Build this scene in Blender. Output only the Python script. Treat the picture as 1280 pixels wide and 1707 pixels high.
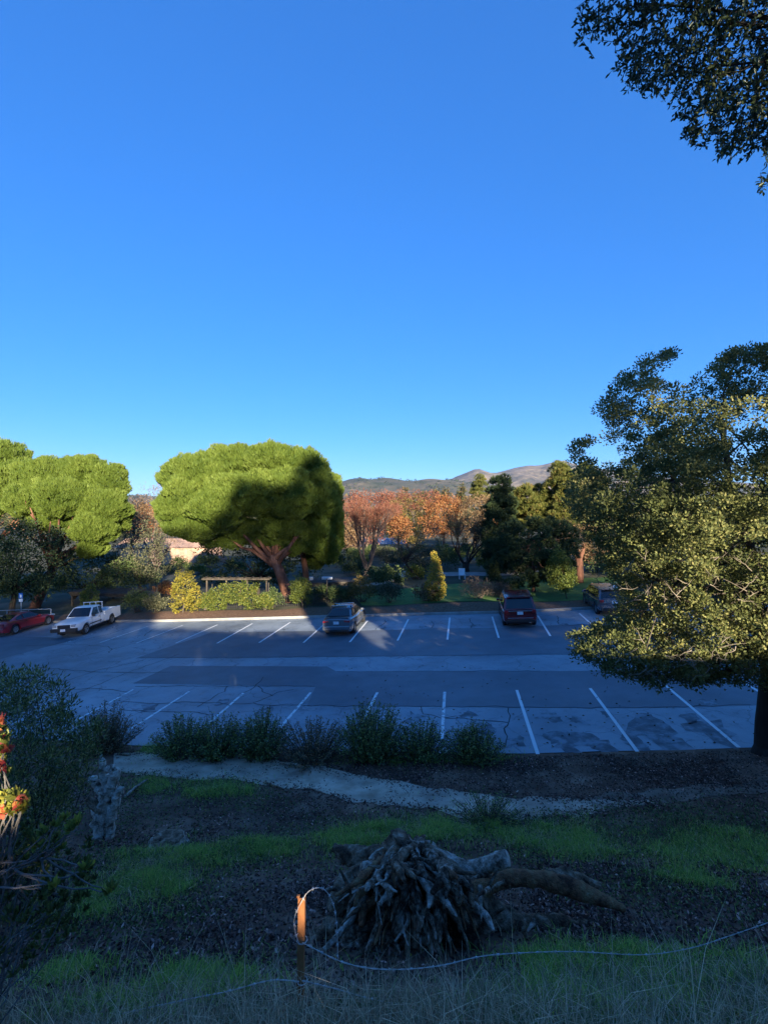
import bpy, bmesh, math, random
import numpy as np
from mathutils import Vector, Matrix, noise as mnoise

for o in list(bpy.data.objects):
    bpy.data.objects.remove(o)
SC = bpy.context.scene
COL = SC.collection
R = math.radians

# ---------------------------------------------------------------- camera
CAMZ = 7.0                      # eye height above the middle of the car park
F = 834.0                       # focal length in photo pixels (1280 x 1707)
cam_d = bpy.data.cameras.new('camera')
cam_d.sensor_fit = 'VERTICAL'
cam_d.sensor_height = 24.0
cam_d.lens = 24.0 * F / 1707.0
cam_d.clip_start = 0.05
cam_d.clip_end = 30000
cam = bpy.data.objects.new('camera', cam_d)
COL.objects.link(cam)
cam.location = (0, 0, CAMZ)
cam.rotation_euler = (R(90), 0, 0)
SC.camera = cam

# ---------------------------------------------------------------- light
SUN_EL, SUN_AZ = 14.0, 18.0     # sun behind the camera, 18 degrees to its right
w = bpy.data.worlds.new('World')
SC.world = w
w.use_nodes = True
nt = w.node_tree
nt.nodes.clear()
wo = nt.nodes.new('ShaderNodeOutputWorld')
bg = nt.nodes.new('ShaderNodeBackground')
sky = nt.nodes.new('ShaderNodeTexSky')
sky.sky_type = 'NISHITA'
sky.sun_disc = False
sky.sun_elevation = R(SUN_EL)
sky.sun_rotation = R(180 - SUN_AZ)
sky.altitude = 0
sky.air_density = 1.0
sky.dust_density = 0.0
sky.ozone_density = 10.0
hs = nt.nodes.new('ShaderNodeHueSaturation')
hs.inputs['Saturation'].default_value = 1.20
hs.inputs['Hue'].default_value = 0.52
gm = nt.nodes.new('ShaderNodeGamma')      # even, clear evening sky: flatter than the raw model
gm.inputs['Gamma'].default_value = 0.55
nt.links.new(sky.outputs[0], gm.inputs['Color'])
nt.links.new(gm.outputs[0], hs.inputs['Color'])
nt.links.new(hs.outputs[0], bg.inputs['Color'])
bg.inputs['Strength'].default_value = 0.15
nt.links.new(bg.outputs[0], wo.inputs[0])

sun_d = bpy.data.lights.new('sun', 'SUN')
sun_d.energy = 5.0
sun_d.angle = R(0.53)
sun_d.color = (1.0, 0.89, 0.68)
sun = bpy.data.objects.new('sun', sun_d)
COL.objects.link(sun)
LDIR = Vector((-math.sin(R(SUN_AZ)) * math.cos(R(SUN_EL)), math.cos(R(SUN_AZ)) * math.cos(R(SUN_EL)), -math.sin(R(SUN_EL))))
sun.rotation_euler = LDIR.to_track_quat('-Z', 'Y').to_euler()
sun.location = (10, -30, 30)

SC.view_settings.view_transform = 'Standard'
SC.view_settings.look = 'None'
SC.view_settings.exposure = 1.78
SC.view_settings.gamma = 1.0
SC.view_settings.use_curve_mapping = False
SC.render.engine = 'CYCLES'
SC.cycles.use_denoising = True
SC.cycles.max_bounces = 6
SC.cycles.diffuse_bounces = 3
SC.cycles.transmission_bounces = 4
SC.cycles.volume_bounces = 0
SC.cycles.transparent_max_bounces = 8

# ---------------------------------------------------------------- places
TILT = 0.06                     # the car park falls to the left


def P(px, py, d):
    """point seen at photo pixel (px, py) at distance d in front of the camera"""
    return Vector(((px - 640) / F * d, d, CAMZ - (py - 853) / F * d))


def G(px, py):
    """point on the car park plane seen at a photo pixel"""
    d = F * CAMZ / ((py - 853) + TILT * (px - 640))
    x = (px - 640) / F * d
    return Vector((x, d, TILT * x))


def lerp(a, b, t):
    return a + (b - a) * t


def sstep(a, b, x):
    t = min(1, max(0, (x - a) / (b - a)))
    return t * t * (3 - 2 * t)


def interp(x, pts):
    if x <= pts[0][0]:
        return pts[0][1]
    for (x0, y0), (x1, y1) in zip(pts, pts[1:]):
        if x <= x1:
            return y0 + (y1 - y0) * (x - x0) / (x1 - x0)
    return pts[-1][1]


EDGE = [(-60, 24), (-30, 20.5), (-14, 17.6), (-7.9, 16.0), (3.4, 14.05), (10, 13.6), (30, 12.4), (60, 11)]
KERB = [(-60, 40.5), (-26, 38.6), (-15.7, 36.2), (-6, 34.6), (1.3, 33.4), (8, 32.2), (13.4, 31.9), (30, 29.6), (60, 25.5)]
PROF = [(-80, 9), (-60, 8.6), (-45, 7.4), (-30, 4.8), (-20, 2.6), (-8, -0.1), (-3, -1.5), (0, -2.06), (1.2, -2.28), (2, -2.52), (3, -3.05), (4, -3.8), (5, -4.4), (6, -4.92), (7, -5.35), (8, -5.72),
        (9, -6.02), (10, -6.28), (11, -6.5), (12, -6.69), (13, -6.86), (14.2, -7.0), (16, -7.0)]


def nz(x, y, z=0.0):
    return mnoise.noise(Vector((x, y, z)))


def clampx(x):
    return max(-45, min(45, x))


def hill_z(x, y):
    """height of the hillside between the camera and the car park"""
    e = interp(x, EDGE)
    yy = y if y < 3 else 3 + (y - 3) * 11.2 / (e - 3)
    z = CAMZ + interp(yy, PROF)
    tilt = TILT * clampx(x) * sstep(-10, 14, yy)
    z += tilt
    if y < -3:      # unseen knoll added to shade the car park, cut low where sun must pass
        u_ = x + y * .325
        z += (2.9 - .75 * sstep(7.2, 8.2, u_) * sstep(14.2, 13.2, u_)) * (1 - max(math.exp(-((u_ + 1.18) / .5) ** 4), math.exp(-((u_ - .5) / .45) ** 4))) * math.exp(-((y + 9.5) / 2.6) ** 2)
    k = sstep(14.2, 12.5, yy)
    z += k * (0.10 * nz(x * 0.55, y * 0.55) + 0.045 * nz(x * 1.7, y * 1.7, 3) + 0.018 * nz(x * 5, y * 5, 7))
    return z


def garden_z(x, y):
    k = interp(x, KERB)
    z = TILT * clampx(x) * (1 - 0.6 * sstep(60, 200, y))
    t = sstep(k + 0.1, k + 2.0, y)
    z += 0.13 + t * 0.15 + t * 0.25 * nz(x * 0.12, y * 0.12, 5)
    return z


# ---------------------------------------------------------------- objects
def setp(o, label=None, cat=None, group=None, kind=None):
    if label: o['label'] = label
    if cat: o['category'] = cat
    if group: o['group'] = group
    if kind: o['kind'] = kind
    return o


def thing(name, loc, label, cat, group=None, rz=0.0):
    o = bpy.data.objects.new(name, None)
    o.empty_display_size = 0.2
    COL.objects.link(o)
    o.location = loc
    o.rotation_euler = (0, 0, rz)
    return setp(o, label, cat, group)


def link(name, me, parent=None, local=False):
    o = bpy.data.objects.new(name, me)
    COL.objects.link(o)
    if parent is not None:
        o.parent = parent
        if not local and parent.parent is None:
            o.location = -Vector(parent.location)
    return o


def np_mesh(name, V, Fc, mat, parent=None, attrs=None, smooth=False, local=False):
    """V (n,3) floats, Fc (m,k) ints"""
    V = np.asarray(V, np.float32).reshape(-1, 3)
    Fc = np.asarray(Fc, np.int32)
    m, k = Fc.shape
    me = bpy.data.meshes.new(name)
    me.vertices.add(len(V))
    me.vertices.foreach_set('co', V.ravel())
    me.loops.add(m * k)
    me.loops.foreach_set('vertex_index', Fc.ravel())
    me.polygons.add(m)
    me.polygons.foreach_set('loop_start', np.arange(0, m * k, k, dtype=np.int32))
    if attrs:
        for an, av in attrs.items():
            at = me.attributes.new(an, 'FLOAT', 'FACE')
            at.data.foreach_set('value', np.asarray(av, np.float32))
    me.update(calc_edges=True)
    if smooth:
        me.polygons.foreach_set('use_smooth', np.ones(m, bool))
    me.materials.append(mat)
    return link(name, me, parent, local)


class MB:
    """collects simple shapes for ONE mesh object"""

    def __init__(self):
        self.v, self.f = [], []

    def add(self, vs, fs):
        n = len(self.v)
        self.v += [tuple(p) for p in vs]
        self.f += [tuple(i + n for i in f) for f in fs]
        return self

    def box(self, c, s, rot=None):
        c = Vector(c); vs = []
        for sx in (-1, 1):
            for sy in (-1, 1):
                for sz in (-1, 1):
                    p = Vector((sx * s[0] / 2, sy * s[1] / 2, sz * s[2] / 2))
                    if rot: p = rot @ p
                    vs.append(c + p)
        return self.add(vs, [(0, 1, 3, 2), (4, 6, 7, 5), (0, 4, 5, 1), (2, 3, 7, 6), (0, 2, 6, 4), (1, 5, 7, 3)])

    def tube(self, path, rad, n=6, cap=True):
        path = [Vector(p) for p in path]
        if not isinstance(rad, (list, tuple)): rad = [rad] * len(path)
        rings = []
        u = None
        for i, p in enumerate(path):
            a = path[max(0, i - 1)]; b = path[min(len(path) - 1, i + 1)]
            t = (b - a)
            if t.length < 1e-9: t = Vector((0, 0, 1))
            t.normalize()
            if u is None:
                u = t.orthogonal().normalized()
            else:
                u = (u - t * u.dot(t))
                u = u.normalized() if u.length > 1e-6 else t.orthogonal().normalized()
            v2 = t.cross(u)
            rings.append([p + (u * math.cos(2 * math.pi * k / n) + v2 * math.sin(2 * math.pi * k / n)) * rad[i] for k in range(n)])
        vs = [q for r in rings for q in r]
        fs = []
        for i in range(len(path) - 1):
            for k in range(n):
                k2 = (k + 1) % n
                fs.append((i * n + k, i * n + k2, (i + 1) * n + k2, (i + 1) * n + k))
        if cap and n > 2:
            fs.append(tuple(range(n - 1, -1, -1)))
            fs.append(tuple((len(path) - 1) * n + k for k in range(n)))
        return self.add(vs, fs)

    def prism(self, poly, z0, z1):
        n = len(poly)
        vs = [(x, y, z0) for x, y in poly] + [(x, y, z1) for x, y in poly]
        fs = [tuple(range(n - 1, -1, -1)), tuple(range(n, 2 * n))] + [(i, (i + 1) % n, n + (i + 1) % n, n + i) for i in range(n)]
        return self.add(vs, fs)

    def build(self, name, mat, parent=None, smooth=False, local=False, sharp=None, bevel=0):
        me = bpy.data.meshes.new(name)
        me.from_pydata([tuple(p) for p in self.v], [], self.f)
        if bevel:
            bm = bmesh.new(); bm.from_mesh(me)
            bmesh.ops.bevel(bm, geom=list(bm.edges), offset=bevel, segments=2, affect='EDGES', profile=0.6)
            bm.to_mesh(me); bm.free()
        if smooth or sharp:
            me.polygons.foreach_set('use_smooth', [True] * len(me.polygons))
            if sharp:
                me.set_sharp_from_angle(angle=R(sharp))
        me.materials.append(mat)
        me.update()
        return link(name, me, parent, local)


# ---------------------------------------------------------------- materials
def _new(name):
    m = bpy.data.materials.new(name)
    m.use_nodes = True
    t = m.node_tree
    t.nodes.clear()
    out = t.nodes.new('ShaderNodeOutputMaterial')
    return m, t, out


def _ramp(t, cols):
    r = t.nodes.new('ShaderNodeValToRGB')
    e = r.color_ramp.elements
    while len(e) < len(cols): e.new(0.5)
    for i, (p, c) in enumerate(cols):
        e[i].position = p
        e[i].color = (c[0], c[1], c[2], 1)
    return r


def noise_mat(name, cols, scale=3.0, detail=6, rough=0.9, bump=0.3, bscale=None, stretch=(1, 1, 1), spec=0.3, metal=0, extra=None, dist=0.02):
    """colours blended by noise, relief by a finer noise; extra = (cols, scale) multiplied on top"""
    m, t, out = _new(name)
    N = t.nodes.new; L = t.links.new
    b = N('ShaderNodeBsdfPrincipled')
    b.inputs['Roughness'].default_value = rough
    b.inputs['Specular IOR Level'].default_value = spec
    b.inputs['Metallic'].default_value = metal
    tc = N('ShaderNodeTexCoord'); mp = N('ShaderNodeMapping')
    mp.inputs['Scale'].default_value = stretch
    L(tc.outputs['Object'], mp.inputs['Vector'])
    n = N('ShaderNodeTexNoise'); n.inputs['Scale'].default_value = scale; n.inputs['Detail'].default_value = detail
    n.inputs['Roughness'].default_value = 0.6
    L(mp.outputs[0], n.inputs['Vector'])
    r = _ramp(t, cols)
    L(n.outputs['Fac'], r.inputs[0])
    col = r.outputs[0]
    if extra:
        n2 = N('ShaderNodeTexNoise'); n2.inputs['Scale'].default_value = extra[1]; n2.inputs['Detail'].default_value = 5
        L(mp.outputs[0], n2.inputs['Vector'])
        r2 = _ramp(t, extra[0]); L(n2.outputs['Fac'], r2.inputs[0])
        mx = N('ShaderNodeMix'); mx.data_type = 'RGBA'; mx.blend_type = 'MULTIPLY'; mx.inputs[0].default_value = 1
        L(col, mx.inputs[6]); L(r2.outputs[0], mx.inputs[7])
        col = mx.outputs[2]
    L(col, b.inputs['Base Color'])
    if bump:
        n3 = N('ShaderNodeTexNoise'); n3.inputs['Scale'].default_value = bscale or scale * 6; n3.inputs['Detail'].default_value = 5
        L(mp.outputs[0], n3.inputs['Vector'])
        bp = N('ShaderNodeBump'); bp.inputs['Strength'].default_value = bump; bp.inputs['Distance'].default_value = dist
        L(n3.outputs['Fac'], bp.inputs['Height']); L(bp.outputs[0], b.inputs['Normal'])
    L(b.outputs[0], out.inputs[0])
    return m


def plain(name, c, rough=0.5, metal=0, spec=0.5, coat=0, vary=0.12):
    m, t, out = _new(name)
    N = t.nodes.new; L = t.links.new
    b = N('ShaderNodeBsdfPrincipled')
    b.inputs['Roughness'].default_value = rough
    b.inputs['Metallic'].default_value = metal
    b.inputs['Specular IOR Level'].default_value = spec
    b.inputs['Coat Weight'].default_value = coat
    b.inputs['Coat Roughness'].default_value = 0.06
    tc = N('ShaderNodeTexCoord'); n = N('ShaderNodeTexNoise'); n.inputs['Scale'].default_value = 2.5; n.inputs['Detail'].default_value = 6
    L(tc.outputs['Object'], n.inputs['Vector'])
    r = _ramp(t, [(0.3, [x * (1 - vary) for x in c]), (0.7, [min(1, x * (1 + vary)) for x in c])])
    L(n.outputs['Fac'], r.inputs[0]); L(r.outputs[0], b.inputs['Base Color'])
    L(b.outputs[0], out.inputs[0])
    return m


def leaf_mat(name, cols, trans=0.3, rough=0.5, spec=0.35, big=None, k=(1, 1, 1)):
    cols = [(p, [c[i] * k[i] for i in range(3)]) for p, c in cols]
    """leaf colour from each leaf's own random number (attribute rnd), with light passing through"""
    m, t, out = _new(name)
    N = t.nodes.new; L = t.links.new
    at = N('ShaderNodeAttribute'); at.attribute_name = 'rnd'
    r = _ramp(t, cols); L(at.outputs['Fac'], r.inputs[0])
    col = r.outputs[0]
    if big:
        tc = N('ShaderNodeTexCoord'); n = N('ShaderNodeTexNoise'); n.inputs['Scale'].default_value = big[0]; n.inputs['Detail'].default_value = 3
        L(tc.outputs['Object'], n.inputs['Vector'])
        r2 = _ramp(t, [(0.35, big[1]), (0.65, big[2])]); L(n.outputs['Fac'], r2.inputs[0])
        mx = N('ShaderNodeMix'); mx.data_type = 'RGBA'; mx.blend_type = 'MULTIPLY'; mx.inputs[0].default_value = 1
        L(col, mx.inputs[6]); L(r2.outputs[0], mx.inputs[7]); col = mx.outputs[2]
    b = N('ShaderNodeBsdfPrincipled'); b.inputs['Roughness'].default_value = rough; b.inputs['Specular IOR Level'].default_value = spec
    L(col, b.inputs['Base Color'])
    tr = N('ShaderNodeBsdfTranslucent'); L(col, tr.inputs['Color'])
    mx = N('ShaderNodeMixShader'); mx.inputs[0].default_value = trans
    L(b.outputs[0], mx.inputs[1]); L(tr.outputs[0], mx.inputs[2])
    L(mx.outputs[0], out.inputs[0])
    return m


# ---------------------------------------------------------------- foliage in numpy
RNG = np.random.default_rng(11)


def unit(a):
    return a / np.maximum(np.linalg.norm(a, axis=1, keepdims=True), 1e-9)


def rdirs(n, rng=None):
    return unit((rng or RNG).normal(size=(n, 3)))


def leaves(name, pts, dirs, L, W, rnd, mat, parent=None, fold=False):
    """one quad (or folded pair of quads) for each leaf"""
    n = len(pts)
    L = np.broadcast_to(np.asarray(L, float), (n,))[:, None]; W = np.broadcast_to(np.asarray(W, float), (n,))[:, None]
    d = unit(dirs)
    s = unit(np.cross(d, rdirs(n)))
    if not fold:
        V = np.stack([pts, pts + d * L * .45 + s * W * .5, pts + d * L, pts + d * L * .45 - s * W * .5], 1)
        Fc = np.arange(n * 4).reshape(n, 4)
        return np_mesh(name, V, Fc, mat, parent, {'rnd': rnd})
    up = np.cross(d, s)
    lift = W * .22
    V = np.stack([pts, pts + d * L * .3 + s * W * .42 + up * lift, pts + d * L * .7 + s * W * .40 + up * lift, pts + d * L - up * lift * .5,
                  pts + d * L * .7 - s * W * .40 + up * lift, pts + d * L * .3 - s * W * .42 + up * lift], 1)
    b = (np.arange(n) * 6)[:, None]
    Fc = np.concatenate([b + np.array([[0, 1, 2, 3]]), b + np.array([[0, 3, 4, 5]])], 1).reshape(-1, 4)
    return np_mesh(name, V, Fc, mat, parent, {'rnd': np.repeat(rnd, 2)})


def tufts(name, pts, axes, L, k, spread, width, rnd, mat, parent=None):
    """brush of k needles at each point"""
    n = len(pts)
    L = np.broadcast_to(np.asarray(L, float), (n,))
    p = np.repeat(pts, k, 0); a = np.repeat(unit(axes), k, 0)
    d = unit(a + spread * rdirs(n * k))
    l = np.repeat(L, k)[:, None] * RNG.uniform(.7, 1.15, (n * k, 1))
    s = unit(np.cross(d, rdirs(n * k))) * width * .5
    V = np.stack([p - s, p + s, p + d * l], 1)
    rr = np.clip(np.repeat(rnd, k) + RNG.normal(0, .05, n * k), 0, 1)
    return np_mesh(name, V, np.arange(n * k * 3).reshape(-1, 3), mat, parent, {'rnd': rr})


def in_poly(x, y, poly):
    x = np.asarray(x); y = np.asarray(y)
    c = np.zeros(x.shape, bool)
    n = len(poly)
    for i in range(n):
        x0, y0 = poly[i]; x1, y1 = poly[(i + 1) % n]
        if y0 == y1: continue
        m = ((y0 > y) != (y1 > y)) & (x < (x1 - x0) * (y - y0) / (y1 - y0) + x0)
        c ^= m
    return c


def edge_dist(x, y, poly):
    best = np.full(x.shape, 1e9)
    n = len(poly)
    for i in range(n):
        a = np.array(poly[i], float); b = np.array(poly[(i + 1) % n], float); ab = b - a
        t = np.clip(((x - a[0]) * ab[0] + (y - a[1]) * ab[1]) / max(1e-9, ab @ ab), 0, 1)
        best = np.minimum(best, np.hypot(x - a[0] - t * ab[0], y - a[1] - t * ab[1]))
    return best


def outline_volume(poly, d0, thick, n, rng=None, shell=0.0):
    """n points filling a rounded volume whose outline from the photo's side is poly (photo pixels) at distance d0, thick metres deep each way"""
    rng = rng or RNG
    xs = [p[0] for p in poly]; ys = [p[1] for p in poly]
    X = np.empty(0); Y = np.empty(0)
    while len(X) < n:
        x = rng.uniform(min(xs), max(xs), n * 2); y = rng.uniform(min(ys), max(ys), n * 2)
        k = in_poly(x, y, poly); X = np.concatenate([X, x[k]]); Y = np.concatenate([Y, y[k]])
    X, Y = X[:n], Y[:n]
    e = edge_dist(X, Y, poly)
    q = np.clip(e / (np.percentile(e, 97) + 1e-6), 0, 1)
    dep = thick * np.sqrt(1 - (1 - q) ** 2)
    u = rng.uniform(-1, 1, n)
    if shell: u = np.sign(u) * np.abs(u) ** (1 - shell)
    d = d0 + dep * u
    # true sizes: keep the outline's proportions at d0, only push in depth
    px = (X - 640) / F * d0; pz = CAMZ - (Y - 853) / F * d0
    return np.stack([px, d, pz], 1)


def around(c, n, r, rng=None, flat=1.0):
    """n points in a ball of radius r round each centre"""
    rng = rng or RNG
    m = len(c)
    d = rdirs(m * n, rng) * (rng.uniform(0, 1, (m * n, 1)) ** 0.5)
    d[:, 2] *= flat
    rr = np.broadcast_to(np.asarray(r, float), (m,))
    return np.repeat(c, n, 0) + d * np.repeat(rr, n)[:, None], d


def limb(mb, a, b, r0, r1, n=6, seg=5, wob=0.12, sag=0.0):
    """a wobbling tapering branch from a to b; returns its path"""
    a = Vector(a); b = Vector(b); ln = (b - a).length
    pts = []
    ph = random.uniform(0, 100)
    for i in range(seg + 1):
        t = i / seg
        p = a.lerp(b, t)
        k = math.sin(math.pi * t) * wob * ln
        p += Vector((nz(ph, t * 2.2), nz(ph + 9, t * 2.2), nz(ph + 21, t * 2.2))) * k
        p.z += sag * ln * math.sin(math.pi * t)
        pts.append(p)
    mb.tube(pts, [lerp(r0, r1, i / seg) for i in range(seg + 1)], n)
    return pts


def fork(mb, a, direc, ln, r, depth, ends, spread=0.55, n=5, shrink=0.72, up=0.15, kids=(2, 3), wob=0.1):
    """recursive branching; ends collects twig tips"""
    direc = Vector(direc).normalized()
    b = Vector(a) + direc * ln
    pts = limb(mb, a, b, r, r * 0.62, n if depth > 1 else 3, 4 if depth > 1 else 2, wob)
    if depth <= 0:
        ends.append((b, direc)); return
    for i in range(random.randint(*kids)):
        d = (direc + Vector((random.gauss(0, 1), random.gauss(0, 1), random.gauss(0, 1))) * spread + Vector((0, 0, up))).normalized()
        st = pts[-1] if i == 0 else pts[random.randint(max(1, len(pts) - 3), len(pts) - 1)]
        fork(mb, st, d, ln * shrink * random.uniform(.8, 1.15), r * 0.6, depth - 1, ends, spread, n, shrink, up, kids, wob)
# ================================================================ the setting
random.seed(5)
M = {}
M['soil'] = noise_mat('slope_soil', [(0.30, (.085, .042, .026)), (0.5, (.18, .098, .062)), (0.72, (.30, .19, .13))], 1.6, 8, 0.95, 0.6, 22, extra=([(0.3, (.55, .55, .55)), (0.7, (1.25, 1.2, 1.15))], 0.45))
M['path'] = noise_mat('dirt_path_grit', [(0.28, (.36, .245, .16)), (0.5, (.56, .41, .29)), (0.75, (.70, .54, .40))], 2.2, 8, 0.95, 0.5, 40, extra=([(0.35, (.7, .7, .72)), (0.65, (1.1, 1.1, 1.08))], 0.8))
M['garden'] = noise_mat('garden_soil', [(0.32, (.030, .026, .018)), (0.48, (.045, .050, .022)), (0.6, (.10, .085, .055)), (0.75, (.055, .075, .025))], 0.22, 8, 0.95, 0.6, 3)
M['mulch'] = noise_mat('bark_mulch', [(0.3, (.075, .045, .03)), (0.5, (.16, .088, .052)), (0.72, (.24, .15, .095))], 7, 8, 0.95, 0.8, 30)
M['lawn'] = noise_mat('lawn_turf', [(0.3, (.06, .12, .025)), (0.55, (.095, .18, .035)), (0.75, (.13, .22, .05))], 1.5, 8, 0.9, 0.6, 40)
M['asphalt'] = noise_mat('old_asphalt', [(0.30, (.165, .195, .222)), (0.5, (.23, .27, .305)), (0.72, (.285, .33, .37))], 0.55, 10, 0.58, 0.25, 60, extra=([(0.34, (.52, .53, .56)), (0.5, (.95, .95, .95)), (0.66, (1.18, 1.17, 1.15))], 0.16), spec=1.0)
# hairline crack network and darker drips on the old surface
_t = M['asphalt'].node_tree
_b = [n_ for n_ in _t.nodes if n_.type == 'BSDF_PRINCIPLED'][0]
_src = _b.inputs['Base Color'].links[0].from_socket
_tc = _t.nodes.new('ShaderNodeTexCoord'); _n = _t.nodes.new('ShaderNodeTexNoise'); _n.inputs['Scale'].default_value = .9; _n.inputs['Detail'].default_value = 6
_t.links.new(_tc.outputs['Object'], _n.inputs['Vector'])
_mx = _t.nodes.new('ShaderNodeMix'); _mx.data_type = 'RGBA'; _mx.inputs[0].default_value = .55
_t.links.new(_tc.outputs['Object'], _mx.inputs[6]); _t.links.new(_n.outputs['Color'], _mx.inputs[7])
_v = _t.nodes.new('ShaderNodeTexVoronoi'); _v.feature = 'DISTANCE_TO_EDGE'; _v.inputs['Scale'].default_value = .95
_t.links.new(_mx.outputs[2], _v.inputs['Vector'])
_r = _ramp(_t, [(0, (.35, .36, .40)), (.009, (1, 1, 1))]); _t.links.new(_v.outputs['Distance'], _r.inputs[0])
_n2 = _t.nodes.new('ShaderNodeTexNoise'); _n2.inputs['Scale'].default_value = 2.3; _n2.inputs['Detail'].default_value = 10; _n2.inputs['Roughness'].default_value = .75
_t.links.new(_tc.outputs['Object'], _n2.inputs['Vector'])
_r2 = _ramp(_t, [(.34, (.60, .61, .64)), (.46, (1, 1, 1))]); _t.links.new(_n2.outputs['Fac'], _r2.inputs[0])
_m1 = _t.nodes.new('ShaderNodeMix'); _m1.data_type = 'RGBA'; _m1.blend_type = 'MULTIPLY'; _m1.inputs[0].default_value = 1
_m2 = _t.nodes.new('ShaderNodeMix'); _m2.data_type = 'RGBA'; _m2.blend_type = 'MULTIPLY'; _m2.inputs[0].default_value = 1
_t.links.new(_src, _m1.inputs[6]); _t.links.new(_r.outputs[0], _m1.inputs[7]); _t.links.new(_m1.outputs[2], _m2.inputs[6]); _t.links.new(_r2.outputs[0], _m2.inputs[7]); _t.links.new(_m2.outputs[2], _b.inputs['Base Color'])
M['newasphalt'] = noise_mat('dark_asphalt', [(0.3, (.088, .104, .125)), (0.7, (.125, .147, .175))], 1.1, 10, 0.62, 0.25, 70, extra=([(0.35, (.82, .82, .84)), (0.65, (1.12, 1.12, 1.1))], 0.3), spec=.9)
M['tar'] = noise_mat('crack_tar', [(0.3, (.012, .013, .017)), (0.7, (.024, .026, .032))], 4, 4, 0.6, 0.1)
M['kerb'] = noise_mat('kerb_concrete', [(0.3, (.21, .195, .175)), (0.7, (.36, .34, .31))], 1.4, 8, 0.9, 0.3, 30)


def worn_paint(name, cut):
    m, t, out = _new(name)
    N = t.nodes.new; L = t.links.new
    b = N('ShaderNodeBsdfPrincipled'); b.inputs['Roughness'].default_value = .8
    tc = N('ShaderNodeTexCoord'); n = N('ShaderNodeTexNoise'); n.inputs['Scale'].default_value = 5.5; n.inputs['Detail'].default_value = 9; n.inputs['Roughness'].default_value = .72
    L(tc.outputs['Object'], n.inputs['Vector'])
    r = _ramp(t, [(cut, (.085, .09, .10)), (cut + .07, (.72, .73, .73)), (.8, (.82, .82, .80))]); L(n.outputs['Fac'], r.inputs[0]); L(r.outputs[0], b.inputs['Base Color'])
    L(b.outputs[0], out.inputs[0])
    return m


M['paint'] = worn_paint('white_line_paint', .30)
M['paintworn'] = worn_paint('worn_line_paint', .40)
M['paintfaint'] = worn_paint('faint_line_paint', .50)

# ---- hillside: one height field, fine where it is seen near
xs = np.concatenate([np.arange(-46, -12, 1.0), np.arange(-12, 12, 0.11), np.arange(12, 46.1, 1.0)])
tt = np.concatenate([np.linspace(-80, -4, 50)[:-1], np.linspace(-4, 1.5, 22)[:-1], np.linspace(1.5, 16.0, 150)])
V = []
for t in tt:
    for x in xs:
        e = interp(x, EDGE)
        y = t if t < 3 else 3 + (t - 3) * (e - 3) / 11.2
        z = hill_z(x, y)
        if t > 14.2: z -= 0.06
        V.append((x, y, z))
nx = len(xs)
Fh = [(j * nx + i, j * nx + i + 1, (j + 1) * nx + i + 1, (j + 1) * nx + i) for j in range(len(tt) - 1) for i in range(nx - 1)]
setp(np_mesh('hillside', V, Fh, M['soil'], smooth=True), 'dark earth slope falling from the viewer to the car park', kind='structure')

# ---- car park slab
xs = list(np.arange(-46, 46.1, 2.0))
V = []; nr = 8
for j in range(nr + 1):
    for x in xs:
        y0 = interp(x, EDGE); y1 = interp(x, KERB) + 0.05
        jit = 0.10 * nz(x * 1.3, 3.3) if j == 0 else 0
        V.append((x, lerp(y0, y1, j / nr) + jit, TILT * clampx(x)))
nx = len(xs)
Fl = [(j * nx + i, j * nx + i + 1, (j + 1) * nx + i + 1, (j + 1) * nx + i) for j in range(nr) for i in range(nx - 1)]
lot = np_mesh('car_park', V, Fl, M['asphalt'])
setp(lot, 'worn asphalt car park crossed by darker patches and painted bays', kind='structure')


def sheet(name, poly, lift, mat, parent=lot, jitter=0.0, step=0.5):
    pts = [G(*p) for p in poly]
    out = []
    for a, b in zip(pts, pts[1:] + pts[:1]):
        n = max(1, int((b - a).length / step))
        for i in range(n):
            p = a.lerp(b, i / n)
            if jitter and i:
                nn = Vector((-(b - a).y, (b - a).x, 0)).normalized()
                p += nn * jitter * nz(p.x * 1.7, p.y * 1.7, 2)
            out.append((p.x, p.y, TILT * p.x + lift))
    me = bpy.data.meshes.new(name)
    me.from_pydata(out, [], [tuple(range(len(out)))])
    me.materials.append(mat)
    o = link(name, me, parent)
    return o


def strip(name, pts, width, lift, mat, parent=lot, taper=True):
    """a ribbon on the car park along world points"""
    V = []; n = len(pts)
    for i, p in enumerate(pts):
        a = pts[max(0, i - 1)]; b = pts[min(n - 1, i + 1)]
        d = (b - a); d.z = 0; d.normalize(); s = Vector((-d.y, d.x, 0))
        wd = width(i / (n - 1)) if callable(width) else width
        for sg in (-.5, .5):
            q = p + s * sg * wd
            V.append((q.x, q.y, TILT * clampx(q.x) + lift))
    Fs = [(2 * i, 2 * i + 1, 2 * i + 3, 2 * i + 2) for i in range(n - 1)]
    return np_mesh(name, V, Fs, mat, parent)


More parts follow.
